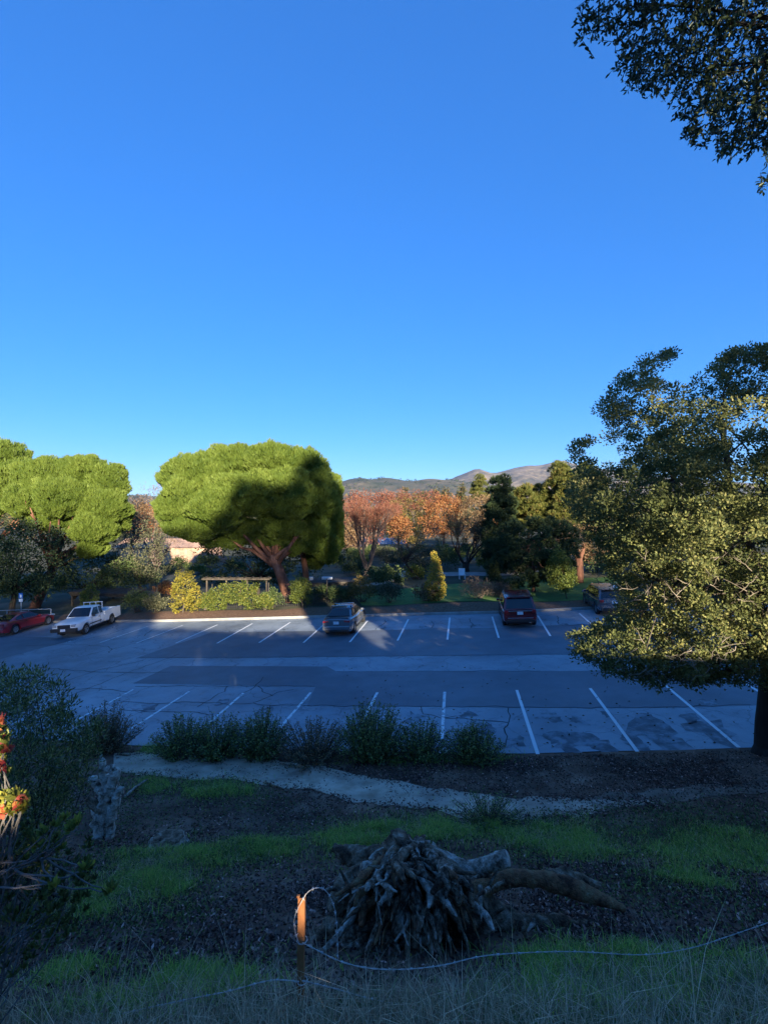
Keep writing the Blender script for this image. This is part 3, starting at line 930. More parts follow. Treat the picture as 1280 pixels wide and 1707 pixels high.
PINE_SIDE = [(545, 800), (556, 792), (562, 812), (569, 832), (570, 870), (566, 915), (556, 945), (540, 958), (520, 945), (514, 915), (530, 895), (545, 870)]
tree('umbrella_pine', 'slim pine with a pale bent trunk, right behind the big round pine', (512, 1000), 43, PINE_SIDE, M['pine'], M['pinebark'], thick=2.4, n=110, r=.6, lpc=70, L=.34, W=.055, trunk_r=.30, fork_y=905, lean=502, gap=.0, limbs=10, up=1.0, needles=6, fine=14000, lobes=[(556, 822, 14, 30, 0), (557, 868, 16, 36, -.4), (548, 912, 20, 34, -.5), (526, 932, 16, 22, .3), (563, 900, 10, 30, .6)])
PINE_L = [(-150, 860), (-140, 760), (-60, 735), (0, 731), (25, 736), (41, 746), (44, 775), (60, 800), (70, 840), (60, 870), (20, 865), (-60, 880)]
tree('umbrella_pine', 'tall umbrella pine at the far left edge of the picture', (-20, 1000), 50, PINE_L, M['pine'], M['pinebark'], thick=5, n=480, r=.65, lpc=56, L=.42, W=.065, trunk_r=.45, fork_y=890, gap=-.1, limbs=14, up=1.0, needles=6, fine=34000, lobes=[(-70, 790, 70, 52, 0), (8, 766, 38, 32, .5), (22, 806, 40, 40, -.8), (-40, 838, 60, 38, -1), (44, 848, 26, 24, -.5), (-20, 770, 50, 36, 1)])
PINE_B = [(42, 772), (80, 760), (130, 759), (160, 770), (205, 780), (213, 800), (208, 830), (216, 850), (210, 872), (195, 892), (186, 908), (173, 922), (168, 938), (150, 940), (135, 925), (128, 900), (100, 885), (60, 880), (20, 872), (10, 830), (30, 800)]
tree('umbrella_pine', 'wide umbrella pine above the white pickup truck', (58, 1000), 45, PINE_B, M['pine'], M['pinebark'], thick=5, n=640, r=.52, lpc=54, L=.36, W=.058, trunk_r=.45, fork_y=925, gap=.18, limbs=20, up=1.0, needles=6, fine=60000, lobes=[(78, 798, 46, 36, .5), (135, 790, 52, 30, .8), (182, 806, 32, 30, .5), (55, 838, 42, 34, -.6), (112, 836, 52, 38, -1.4), (176, 848, 38, 34, -.8), (158, 882, 36, 32, -1.4), (152, 916, 18, 22, -1), (92, 872, 42, 20, -.6), (198, 862, 20, 30, .6)])

# dark lower trees under the pines
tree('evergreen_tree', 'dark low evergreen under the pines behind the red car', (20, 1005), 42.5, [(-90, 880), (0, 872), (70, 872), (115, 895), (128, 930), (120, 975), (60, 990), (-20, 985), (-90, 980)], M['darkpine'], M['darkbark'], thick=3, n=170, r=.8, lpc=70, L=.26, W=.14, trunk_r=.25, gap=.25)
tree('evergreen_tree', 'dark leafy tree between the pickup truck and the wide pine', (120, 1000), 49, [(95, 915), (140, 930), (200, 925), (235, 945), (240, 975), (200, 985), (130, 985), (90, 970)], M['green'], M['darkbark'], thick=2.5, n=110, r=.7, lpc=60, L=.22, W=.13, trunk_r=.2, gap=.25)
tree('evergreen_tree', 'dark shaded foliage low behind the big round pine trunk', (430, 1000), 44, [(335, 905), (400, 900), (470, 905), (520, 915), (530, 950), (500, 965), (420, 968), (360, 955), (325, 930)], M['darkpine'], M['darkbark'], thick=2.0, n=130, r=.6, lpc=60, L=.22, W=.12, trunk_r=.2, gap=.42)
tree('leafy_tree', 'grey green tree with pale lit tips between the two pines', (235, 1000), 50, [(205, 880), (225, 860), (250, 868), (275, 905), (285, 950), (262, 975), (225, 980), (190, 960), (182, 930), (195, 905)], M['grey'], M['bark'], thick=2.5, n=130, r=.6, lpc=45, L=.2, W=.1, trunk_r=.18, gap=.4)
tree('bare_tree', 'tan nearly bare tree with upright limbs left of the big round pine', (262, 985), 58, [(225, 835), (245, 812), (280, 806), (295, 825), (300, 870), (290, 915), (255, 920), (228, 900), (220, 865)], M['tan'], M['twig'], thick=2.5, n=110, r=.8, lpc=40, L=.22, W=.06, trunk_r=.22, gap=.35, limbs=34, fork_y=945)
tree('autumn_tree', 'rust brown tree showing between the two pines', (215, 960), 66, [(205, 850), (222, 830), (242, 838), (252, 870), (240, 900), (212, 905), (202, 880)], M['brown'], M['twig'], thick=2.5, n=80, r=.8, lpc=40, L=.26, W=.12, trunk_r=.2, gap=.3)

# ---- nearly bare vase-shaped tree right of the big pine
def vase_tree(name, label, base, d, top_y, spread, stems, leafmat, twigmat, depth=5, nleaf=3, seed=1, ln=2.6, sp=.30):
    random.seed(seed)
    bx = (base[0] - 640) / F * d
    b = Vector((bx, d, gz(bx, d) - .1))
    t = thing(name, b, label, 'tree')
    mb = MB(); ends = []
    hgt = (CAMZ - (top_y - 853) / F * d) - b.z
    mb.tube([b, b + Vector((0, 0, .5)), b + Vector((.05, 0, 1.1))], [.42, .33, .34], 8)
    for k in range(stems):
        a = 2 * math.pi * k / stems + random.uniform(-.3, .3)
        dr = Vector((math.cos(a) * spread, math.sin(a) * spread, 1)) * 1
        s = b + Vector((math.cos(a) * .2, math.sin(a) * .2, .9))
        fork(mb, s, dr, hgt * .30, .13, depth, ends, sp, 5, .70, .22, (2, 3), .08)
    mb.build('trunk', twigmat, t)
    p = np.array([e[0] for e in ends]); dirs = np.array([e[1] for e in ends])
    # twig brushes on the ends
    k = 6
    pp = np.repeat(p, k, 0); dv = unit(np.repeat(dirs, k, 0) + .6 * rdirs(len(pp)))
    l = RNG.uniform(.4, .95, (len(pp), 1)); s = unit(np.cross(dv, rdirs(len(pp)))) * .016
    tw = np.stack([pp - s, pp + s, pp + dv * l], 1)
    setp(np_mesh('twig', tw, np.arange(len(pp) * 3).reshape(-1, 3), leafmat, t, {'rnd': RNG.uniform(0, 1, len(pp))}), kind='stuff')
    if nleaf:
        q, dd = around(p, nleaf, .5)
        leaves('crown', q, dd, .13, .07, RNG.uniform(0, 1, len(q)), leafmat, t)
    return t


vase_tree('bare_tree', 'vase shaped, nearly bare tree with reddish twigs right of the big pine', (612, 962), 54, 828, .32, 7, M['red'], M['twig'], 5, 3, 4)
vase_tree('bare_tree', 'dark spreading tree with a short thick trunk right of the columnar yellow tree', (776, 950), 52, 858, .75, 5, M['grey'], M['darkbark'], 5, 4, 9, sp=.42)
tree('leafy_tree', 'thin tree with slanting dark stems left of the columnar yellow tree', (700, 975), 48, [(640, 905), (660, 880), (690, 866), (725, 868), (745, 890), (740, 920), (715, 935), (680, 925), (655, 930)], M['grey'], M['darkbark'], thick=2, n=70, r=.5, lpc=40, L=.16, W=.07, trunk_r=.13, lean=668, fork_y=930, gap=.4, limbs=18)

# ---- autumn trees behind
AUT = [
    ('rust red crown behind the vase shaped bare tree', (610, 925), 82, [(566, 832), (590, 822), (630, 818), (655, 826), (668, 850), (660, 885), (630, 905), (590, 905), (568, 880)], 'red', 3.2, 170),
    ('olive gold tree in the middle of the autumn row', (680, 920), 92, [(640, 850), (656, 832), (690, 828), (715, 842), (722, 870), (705, 900), (670, 905), (645, 890)], 'gold', 3.2, 150),
    ('bright orange tree in the middle of the autumn row', (740, 915), 88, [(695, 860), (712, 838), (745, 826), (772, 838), (782, 862), (770, 885), (735, 895), (705, 890)], 'orange', 3, 170),
    ('deep red crown above the olive gold tree', (690, 910), 120, [(625, 826), (660, 818), (690, 820), (730, 822), (740, 840), (700, 850), (650, 850)], 'red', 3.5, 120),
    ('low orange tree under the olive gold tree', (664, 915), 80, [(650, 870), (664, 858), (680, 866), (682, 890), (665, 900), (652, 890)], 'orange', 1.8, 60),
    ('russet tree behind the dark spreading tree', (790, 915), 84, [(762, 850), (780, 832), (805, 822), (828, 835), (835, 870), (815, 900), (780, 900)], 'brown', 3, 120),
    ('orange tree glowing low behind the dark conifers', (830, 920), 78, [(815, 880), (830, 866), (850, 872), (852, 900), (828, 905)], 'orange', 1.8, 60),
    ('salmon coloured low trees between the pines and the bare tree', (580, 925), 76, [(560, 880), (575, 868), (596, 876), (598, 905), (570, 910), (558, 900)], 'brown', 2, 60),
    ('rust coloured crown seen left of the big pine', (250, 930), 90, [(222, 850), (238, 838), (262, 846), (270, 880), (248, 900), (225, 890)], 'orange', 2.5, 70),
]
for lab, base, d, poly, mt, th, n in AUT:
    tree('autumn_tree', lab, base, d, poly, M[mt], M['twig'], thick=th, n=n, r=.85, lpc=46, L=.30, W=.17, trunk_r=.22, group='autumn trees in the garden', gap=.22, limbs=26)

# ---- conifers on the right
CON = [
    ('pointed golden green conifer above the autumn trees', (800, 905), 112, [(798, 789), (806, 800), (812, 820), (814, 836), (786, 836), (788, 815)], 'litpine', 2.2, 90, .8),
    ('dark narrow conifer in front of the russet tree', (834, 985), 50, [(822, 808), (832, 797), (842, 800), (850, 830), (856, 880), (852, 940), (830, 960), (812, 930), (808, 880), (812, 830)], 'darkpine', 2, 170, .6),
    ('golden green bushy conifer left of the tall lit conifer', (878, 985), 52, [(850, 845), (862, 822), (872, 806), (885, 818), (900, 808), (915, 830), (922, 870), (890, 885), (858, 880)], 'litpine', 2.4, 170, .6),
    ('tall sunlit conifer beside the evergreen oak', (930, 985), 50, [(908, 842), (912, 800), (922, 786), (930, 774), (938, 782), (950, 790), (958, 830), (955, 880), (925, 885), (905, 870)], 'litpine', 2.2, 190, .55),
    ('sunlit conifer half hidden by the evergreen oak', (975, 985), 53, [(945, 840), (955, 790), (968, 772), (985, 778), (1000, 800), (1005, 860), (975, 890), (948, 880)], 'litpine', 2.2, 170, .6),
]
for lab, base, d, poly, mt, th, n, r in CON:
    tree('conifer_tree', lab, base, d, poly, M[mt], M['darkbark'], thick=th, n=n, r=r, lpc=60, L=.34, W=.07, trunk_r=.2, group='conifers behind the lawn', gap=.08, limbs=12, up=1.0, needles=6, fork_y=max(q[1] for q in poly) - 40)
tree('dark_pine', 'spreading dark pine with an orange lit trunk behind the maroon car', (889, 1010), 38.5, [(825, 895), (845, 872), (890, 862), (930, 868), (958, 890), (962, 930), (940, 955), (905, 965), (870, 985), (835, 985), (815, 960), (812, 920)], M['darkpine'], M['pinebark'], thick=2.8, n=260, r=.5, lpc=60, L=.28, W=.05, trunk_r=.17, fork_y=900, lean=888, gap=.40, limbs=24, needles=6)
tree('dry_tree', 'dry brown tree lit by the sun beside the evergreen oak', (968, 1000), 42, [(930, 870), (950, 862), (985, 864), (1015, 880), (1020, 915), (990, 935), (955, 928), (932, 905)], M['brown'], M['pinebark'], thick=2, n=110, r=.5, lpc=50, L=.18, W=.07, trunk_r=.1, gap=.3, limbs=16)
# sawn forked trunk
b = P(965, 965, 41); gb = Vector((b.x, b.y, gz(b.x, b.y) - .05))
t = thing('cut_tree', gb, 'pale sawn off trunk with a forked top under the dry brown tree', 'tree trunk')
mb = MB(); mb.tube([gb, P(966, 955, 41), P(964, 930, 41)], [.34, .3, .26], 9)
mb.build('trunk', M['pinebark'], t, smooth=True)
for a, c, e in (((965, 934), (974, 905), .15), ((962, 934), (962, 918), .13)):
    mb = MB(); mb.tube([P(*a, 41), P((a[0] + c[0]) / 2 + 1, (a[1] + c[1]) / 2, 41), P(*c, 41)], [.2, e, e * .8], 8); mb.build('branch_stub', M['pinebark'], t, smooth=True)
tree('evergreen_tree', 'dark evergreen behind the grey estate car', (1010, 1000), 44, [(980, 905), (1010, 895), (1060, 890), (1100, 920), (1100, 985), (1050, 1000), (1000, 985), (985, 950)], M['darkpine'], M['darkbark'], thick=2.5, n=150, r=.6, lpc=55, L=.2, W=.12, trunk_r=.2, gap=.25)
tree('evergreen_tree', 'dark evergreen far right behind the oak', (1180, 1000), 46, [(1090, 860), (1150, 840), (1260, 835), (1330, 860), (1330, 980), (1200, 990), (1100, 970)], M['darkpine'], M['darkbark'], thick=3, n=200, r=.8, lpc=55, L=.24, W=.14, trunk_r=.25, gap=.2)

# ---- small trees and shrubs along the far kerb
tree('young_tree', 'columnar young tree with yellow and orange leaves on the mulch', (727, 1014), 36.2, [(724, 914), (729, 932), (737, 956), (742, 982), (737, 998), (722, 1000), (709, 994), (713, 960), (719, 932)], M['autgold'], M['tan'], thick=.6, n=130, r=.19, lpc=30, L=.11, W=.08, trunk_r=.045, fork_y=985, gap=.05, limbs=20)
tree('young_tree', 'young green tree with a crooked stem in front of the dark pine', (945, 1004), 35.2, [(927, 906), (940, 925), (955, 948), (960, 972), (942, 984), (918, 976), (913, 945), (920, 925)], M['lime'], M['tan'], thick=.9, n=190, r=.22, lpc=36, L=.11, W=.08, trunk_r=.045, fork_y=975, gap=.05, limbs=16)
tree('yellow_tree', 'bright yellow small tree by the black fence', (305, 1024), 37.8, [(286, 1015), (290, 975), (300, 944), (318, 952), (332, 985), (338, 1015), (318, 1026), (300, 1022)], M['yellow'], M['bark'], thick=1.0, n=190, r=.19, lpc=26, L=.12, W=.08, trunk_r=.06, fork_y=1000, gap=.38, limbs=14)
tree('yellow_tree', 'yellow green small tree at the foot of the big pine', (505, 1012), 37.2, [(484, 995), (486, 970), (498, 960), (512, 968), (521, 990), (514, 1006), (498, 1008)], M['lime'], M['bark'], thick=.8, n=110, r=.22, lpc=34, L=.11, W=.08, trunk_r=.05, fork_y=1002, gap=.05, limbs=12)
tree('young_tree', 'small olive green tree just above the pickup cab', (150, 1012), 41.5, [(152, 970), (160, 985), (163, 1005), (150, 1012), (138, 1004), (142, 985)], M['lime'], M['bark'], thick=.7, n=70, r=.22, lpc=34, L=.12, W=.08, trunk_r=.05, fork_y=1004, gap=.1, limbs=8)
SH = [('dark rounded shrub right of the pickup truck', 232, 1024, 3.0, 1.9, 'green'), ('low dark shrub between the pickup and the yellow tree', 262, 1026, 1.8, 1.5, 'grey'), ('golden flecked dry shrub right of the sedan roof', 604, 1008, 2.4, 2.2, 'gold'),
      ('green shrub just behind the sedan', 566, 1010, 1.8, 1.5, 'green'), ('loose grey green shrub left of the columnar tree', 650, 1008, 2.2, 1.6, 'grey'), ('low rust coloured shrub at the foot of the columnar tree', 712, 1008, 2.2, 1.2, 'brown'),
      ('pale twiggy shrub on the lawn edge', 797, 1005, 2.4, 1.5, 'tan'), ('straw coloured grass clump under the dark pine', 835, 1000, 1.2, 1.0, 'tan'), ('dark green shrub under the big pine trunk', 455, 1016, 1.6, 1.6, 'green'),
      ('lit lime shrub on the fence left of the arbour', 345, 1022, 1.2, 1.4, 'lime'), ('yellow green shrub right of the arbour', 442, 1020, 1.2, 1.3, 'lime'), ('dark shrub behind the black fence', 540, 1006, 1.6, 1.3, 'green'),
      ('rusty shrub left of the yellow tree', 275, 1000, 1.8, 1.6, 'orange')]
for lab, px, py, wd, h, mt in SH:
    g = G(px, py); tw = mt == 'tan'
    shrub('garden_shrub', lab, (g.x, g.y), wd, h, M[mt], n=70, lpc=(22 if tw else 34), L=(.3 if tw else .12), W=(.03 if tw else .075), r=.26, group='shrubs along the far kerb', stems=16)
# ---- bushes deeper in the garden
k = 0
spots = [(585, 935), (600, 945), (640, 935), (655, 950), (625, 925), (672, 940), (690, 950), (720, 940), (745, 950), (760, 935), (800, 940), (815, 955), (560, 950), (590, 960), (630, 975), (645, 985), (690, 970), (700, 958), (840, 950), (860, 960),
         (300, 950), (330, 960), (360, 975), (270, 960), (210, 965), (180, 975), (395, 960), (430, 980), (250, 985), (345, 935), (880, 940), (900, 950), (650, 925), (700, 930), (740, 928), (780, 925), (60, 985), (20, 990), (100, 985)]
ORD = ['first', 'second', 'third', 'fourth', 'fifth', 'sixth', 'seventh', 'eighth', 'ninth', 'tenth', 'eleventh', 'twelfth', 'thirteenth', 'fourteenth', 'fifteenth', 'sixteenth', 'seventeenth', 'eighteenth', 'nineteenth', 'twentieth',
       'twenty first', 'twenty second', 'twenty third', 'twenty fourth', 'twenty fifth', 'twenty sixth', 'twenty seventh', 'twenty eighth', 'twenty ninth', 'thirtieth', 'thirty first', 'thirty second', 'thirty third', 'thirty fourth', 'thirty fifth', 'thirty sixth', 'thirty seventh', 'thirty eighth', 'thirty ninth']
spots.sort()
for k_, (px, py) in enumerate(spots):
    g = G(px, py)
    d = min(75, g.y); x = (px - 640) / F * d
    shrub('garden_bush', 'rounded bush deep in the garden, %s from the left' % ORD[k_], (x, d), random.uniform(2.2, 4.0), random.uniform(1.2, 2.2), M[random.choice(['green', 'green', 'grey', 'darkpine', 'lime'])], n=46, lpc=36, L=.2, W=.11, r=.4, group='bushes deep in the garden', stems=3, cat='bush')

# ---- far woodland closing the horizon
n = 2600
yy = RNG.uniform(125, 520, n); xx = RNG.uniform(-.95, .95, n) * yy
hh = RNG.uniform(1, 8.5, n) + 3.0 * np.array([nz(a * .03, b * .03, 6) for a, b in zip(xx, yy)])
c = np.stack([xx, yy, np.clip(hh, .5, 12)], 1)
pts, dd = around(c, 22, 2.4, flat=.9)
M['wood'] = leaf_mat('far_wood_leaf', [(0, (.03, .04, .018)), (.45, (.07, .075, .03)), (.75, (.14, .105, .05)), (1, (.22, .11, .05))], .25, .7, .2)
rr = np.repeat(np.clip(.5 + .55 * np.array([nz(a * .05, b * .03, 9) for a, b in zip(xx, yy)]), 0, 1), 22)
setp(leaves('far_woodland', pts, dd, 1.1, .8, np.clip(rr + RNG.normal(0, .12, len(rr)), 0, 1), M['wood']), 'mixed far woodland below the hills', kind='stuff')
for i, (px, ty, d) in enumerate(sorted([(668, 817, 240), (676, 813, 250), (694, 819, 230), (706, 816, 240), (712, 820, 235), (727, 812, 220), (742, 814, 220), (770, 808, 215), (652, 822, 240), (640, 823, 240), (816, 812, 210)])):
    tree('conifer_tree', 'small dark conifer on the skyline below the hills, %s from the left' % ORD[i], (px, 885), d, [(px, ty), (px + 6, ty + 14), (px + 7, ty + 30), (px - 7, ty + 30), (px - 6, ty + 14)], M['wood'], M['darkbark'], thick=1.8, n=26, r=1.4, lpc=26, L=1.0, W=.5, trunk_r=.3, group='skyline conifers', limbs=3, gap=-1)
# ================================================================ evergreen oak at the right edge
random.seed(17)
M['oaklit'] = leaf_mat('live_oak_leaf', [(0, (.030, .044, .020)), (.4, (.062, .084, .030)), (.75, (.13, .145, .052)), (1, (.22, .205, .09))], .32, .6, .22, k=(1.7, 1.5, 1.4))
OAK_D = 12.2
OAK = [(1020, 665), (1040, 622), (1070, 605), (1095, 588), (1120, 598), (1145, 612), (1170, 600), (1210, 590), (1250, 594), (1290, 610), (1360, 620), (1420, 700), (1450, 860), (1430, 1020), (1380, 1110), (1300, 1128), (1230, 1132), (1160, 1128), (1100, 1122), (1050, 1128), (1000, 1112),
       (962, 1092), (965, 1070), (1010, 1050), (1052, 1030), (1046, 985), (1024, 950), (1000, 900), (985, 870), (962, 845), (965, 800), (978, 770), (963, 742), (990, 722), (1025, 722), (1045, 700)]
tb = G(1272, 1252); tb = Vector((10.05, 13.2, hill_z(10.05, 13.2) - .15))
oak = thing('oak_tree', tb, 'large evergreen oak at the right edge, its trunk at the asphalt edge', 'tree')
c = outline_volume(OAK, OAK_D, 3.4, 4200, shell=.3)
k = np.array([nz(p[0] * .62, p[1] * .4, p[2] * .75 + 3) + .45 * nz(p[0] * 1.9, p[1] * 1.9, p[2] * 2.2) > -.37 + .26 * sstep(CAMZ - .5, CAMZ + 2.6, p[2]) for p in c]); c = c[k]
rr = RNG.uniform(.12, .27, len(c)); m = 76
pts, dd = around(c, m, rr, flat=.75)
cr = np.array([.5 + .6 * nz(p[0] * .7, p[1] * .7, p[2] * .7 + 40) for p in c])
rn = np.clip(.55 * RNG.uniform(0, 1, len(pts)) + .45 * np.repeat(cr, m) + .02, 0, 1)
leaves('crown', pts, dd + np.array([0, 0, .35]) + .5 * rdirs(len(pts)), .072 * RNG.uniform(.7, 1.25, len(pts)), .042, rn, M['oaklit'], oak)
# loose outer sprays
e = np.array([p for p in c if edge_dist(np.array([p[0] * F / OAK_D + 640]), np.array([853 - (p[2] - CAMZ) * F / OAK_D]), OAK)[0] < 22])
mb = MB()
fork_at = tb + Vector((.12, -.1, 2.9))
limb(mb, tb, fork_at, .27, .22, 10, 6, .04)
limb(mb, tb - Vector((0, 0, .1)), tb + Vector((0, 0, .35)), .40, .25, 10, 3, .02)
mb.build('trunk', M['darkbark'], oak, smooth=True)
mains = [P(1130, 1090, 12.0), P(1090, 960, 11.6), P(1120, 800, 12.4), P(1200, 700, 12.6), P(1330, 760, 12.8), P(1360, 960, 12.0), P(1180, 880, 13.8), P(1240, 980, 11.0)]
for mpt in mains:
    mb = MB()
    st = tb.lerp(fork_at, random.uniform(.7, 1.0))
    pth = limb(mb, st, mpt, .15, .06, 7, 7, .16)
    for j in range(34):
        s = pth[random.randint(2, len(pth) - 1)]
        cand = c[RNG.integers(0, len(c), 24)]
        q = Vector(min(cand, key=lambda z: (Vector(z) - s).length + random.uniform(0, 1.2)))
        limb(mb, s, q, .030, .006, 4, 5, .16)
    mb.build('limb', M['bark'], oak, smooth=True)
# low bare crooked branch and pale dead twigs in the sun
mb = MB()
mb.tube([P(1262, 1090, 12.6), P(1220, 1118, 12.4), P(1185, 1128, 12.2), P(1160, 1132, 12.0), P(1146, 1122, 11.9), P(1138, 1100, 11.8)], [.10, .085, .075, .07, .055, .04], 7)
mb.build('limb', M['darkbark'], oak, smooth=True)
M['deadtwig'] = noise_mat('dead_twig', [(.3, (.13, .10, .075)), (.7, (.24, .20, .155))], 5, 4, .9, .3)
mb = MB()
for j in range(56):
    px = random.uniform(1000, 1270); py = random.choice([random.uniform(930, 1000), random.uniform(1070, 1120)])
    s = P(px, py, OAK_D - random.uniform(1.6, 2.9)); e2 = s + Vector((random.uniform(-.5, .5), random.uniform(-.3, .1), random.uniform(-.25, .35)))
    pth = limb(mb, s, e2, .010, .003, 4, 5, .2)
    for q in range(3):
        a = pth[random.randint(1, 4)]; limb(mb, a, a + Vector((random.uniform(-.2, .2), random.uniform(-.12, .12), random.uniform(-.12, .2))), .005, .002, 3, 3, .15)
setp(mb.build('dead_twig', M['deadtwig'], oak), kind='stuff')

# ================================================================ near oak bough hanging into the top right corner
M['nearleaf'] = leaf_mat('near_oak_leaf', [(0, (.012, .022, .012)), (.5, (.024, .042, .018)), (.9, (.045, .07, .025)), (1, (.08, .09, .035))], .20, .38, .5, k=(1.9, 1.7, 1.6))
BD = 4.6
BOUGH = [(975, -60), (985, 8), (1010, 18), (1040, 28), (1062, 45), (1072, 72), (1090, 92), (1115, 98), (1135, 100), (1150, 118), (1168, 140), (1172, 165), (1180, 188), (1205, 195), (1225, 205), (1250, 208), (1275, 215), (1330, 230), (1420, 180), (1430, -60)]
SPRIG = [(1262, 232), (1285, 222), (1330, 230), (1340, 330), (1290, 312), (1266, 300), (1272, 270)]
tb2 = Vector((5.6, 2.6, hill_z(5.6, 2.6) - .1))
bo = thing('oak_tree', tb2, 'near evergreen oak whose bough hangs into the top right corner', 'tree')
c = np.concatenate([outline_volume(BOUGH, BD, .8, 1700, shell=.2), outline_volume(SPRIG, BD, .12, 26)])
k = np.array([nz(p[0] * 2.6, p[1] * 2.6, p[2] * 2.6) > -.40 for p in c]); c = c[k]
# sprays: each clump is a short twig carrying leaves
mb = MB(); P_, D_ = [], []
ctr = Vector(P(1300, 20, BD))
for q in c:
    q = Vector(q)
    dr = (q - ctr).normalized() * .5 + Vector((random.gauss(0, .5), random.gauss(0, .5), random.gauss(-.25, .45)))
    dr.normalize(); ln = random.uniform(.12, .26)
    s = q - dr * ln * .5
    mb.tube([s, s + dr * ln * .5 + Vector((0, 0, .008)), s + dr * ln], [.0030, .0024, .0015], 3)
    nl = random.randint(9, 15)
    for j in range(nl):
        t_ = (j + random.random()) / nl
        P_.append(s + dr * ln * t_); ld = dr * .7 + Vector((random.gauss(0, .7), random.gauss(0, .7), random.gauss(-.1, .7))); D_.append(ld)
P_ = np.array(P_); D_ = np.array(D_)
leaves('crown', P_, D_, .050 * RNG.uniform(.65, 1.25, len(P_)), .023, RNG.uniform(0, 1, len(P_)), M['nearleaf'], bo, fold=True)
setp(mb.build('twig', M['darkbark'], bo), kind='stuff')
mb = MB()
ft = Vector((5.2, 3.4, CAMZ + 3.2))
limb(mb, tb2, ft, .22, .16, 9, 7, .05)
for tgt in ((1240, 60), (1150, 40), (1060, 5), (1260, 150), (1330, 130), (1200, 110)):
    pth = limb(mb, ft, P(*tgt, BD), .05, .008, 6, 7, .10)
    for j in range(16):
        s = pth[random.randint(2, 7)]; q = Vector(min(c[RNG.integers(0, len(c), 30)], key=lambda z: (Vector(z) - s).length)); limb(mb, s, q, .008, .003, 4, 4, .1)
limb(mb, P(1330, 190, BD), P(1288, 262, BD), .006, .003, 4, 4, .1)
mb.build('trunk', M['darkbark'], bo, smooth=True)

# ================================================================ shrubs along the near edge of the asphalt
M['hedge'] = leaf_mat('glossy_shrub_leaf', [(0, (.014, .026, .012)), (.5, (.035, .062, .020)), (.85, (.075, .115, .032)), (1, (.12, .15, .05))], .28, .38, .5, k=(3.9, 2.7, 2.2))
M['hedgebrown'] = leaf_mat('brownish_shrub_leaf', [(0, (.022, .024, .014)), (.5, (.055, .055, .028)), (.85, (.10, .09, .045)), (1, (.16, .10, .06))], .28, .5, .4, k=(3.4, 2.4, 2.1))


def upright_shrub(label, px, base_y, wpx, top_y, d, leaf, n, L=.066, W=.032):
    x = (px - 640) / F * d
    b = Vector((x, d, hill_z(x, d) - .03))
    ztop = CAMZ - (top_y - 853) / F * d
    h = ztop - b.z; wd = wpx / F * d
    t = thing('edge_shrub', b, label, 'shrub', 'shrubs along the near asphalt edge')
    pts, dirs, mb = [], [], MB()
    for k in range(n):
        a = random.uniform(0, 2 * math.pi); rr = math.sqrt(random.random())
        s = b + Vector((math.cos(a) * rr * wd * .22, math.sin(a) * rr * wd * .22, 0))
        bl = 1 + .35 * nz(math.cos(a) * 1.3 + px, math.sin(a) * 1.3, rr)
        out = Vector((math.cos(a) * rr, math.sin(a) * rr, 0)) * wd * .42 * bl
        hh = h * (1.02 - .62 * rr ** 2.2) * random.uniform(.55, 1.0) * (.9 + .2 * bl - .2)
        e = s + out + Vector((random.gauss(0, .06), random.gauss(0, .06), hh))
        pth = limb(mb, s, e, .008, .003, 3, 4, .06)
        nl = int(34 * hh / .9)
        for j in range(nl):
            u = random.uniform(.12, 1.0); i = min(3, int(u * 4)); p = pth[i].lerp(pth[i + 1], u * 4 - i)
            pts.append(p + Vector((random.gauss(0, .018), random.gauss(0, .018), random.gauss(0, .018))))
            dirs.append(Vector((random.gauss(0, 1), random.gauss(0, 1), random.uniform(-.3, 1.0))))
    pts = np.array(pts); dirs = np.array(dirs)
    leaves('foliage', pts, dirs, L * RNG.uniform(.7, 1.25, len(pts)), W, RNG.uniform(0, 1, len(pts)), leaf, t)
    setp(mb.build('stem', M['bark'], t), kind='stuff')


upright_shrub('leafy shrub at the left end of the row along the asphalt edge', 300, 1250, 84, 1178, 15.0, M['hedge'], 187)
upright_shrub('second shrub from the left along the asphalt edge, wide and bright tipped', 362, 1252, 100, 1180, 14.8, M['hedge'], 262)
upright_shrub('third shrub from the left along the asphalt edge, upright with a pointed top', 436, 1256, 88, 1170, 14.6, M['hedge'], 237)
upright_shrub('brownish shrub in the middle of the row along the asphalt edge', 522, 1262, 130, 1190, 14.3, M['hedgebrown'], 240, .06, .03)
upright_shrub('tallest dark shrub of the row along the asphalt edge', 622, 1262, 108, 1154, 14.1, M['hedge'], 325)
upright_shrub('shrub next right of the tallest one along the asphalt edge', 702, 1263, 96, 1190, 14.0, M['hedge'], 212)
upright_shrub('separate round shrub at the right end of the row along the asphalt edge', 788, 1266, 92, 1190, 13.7, M['hedge'], 237)
upright_shrub('dark shrub standing against the painted bays on the left', 178, 1240, 92, 1158, 15.6, M['hedgebrown'], 230, .06, .03)
upright_shrub('low weedy shrub between the dirt path and the bright grass', 812, 1378, 110, 1318, 9.9, M['hedge'], 120, .06, .022)

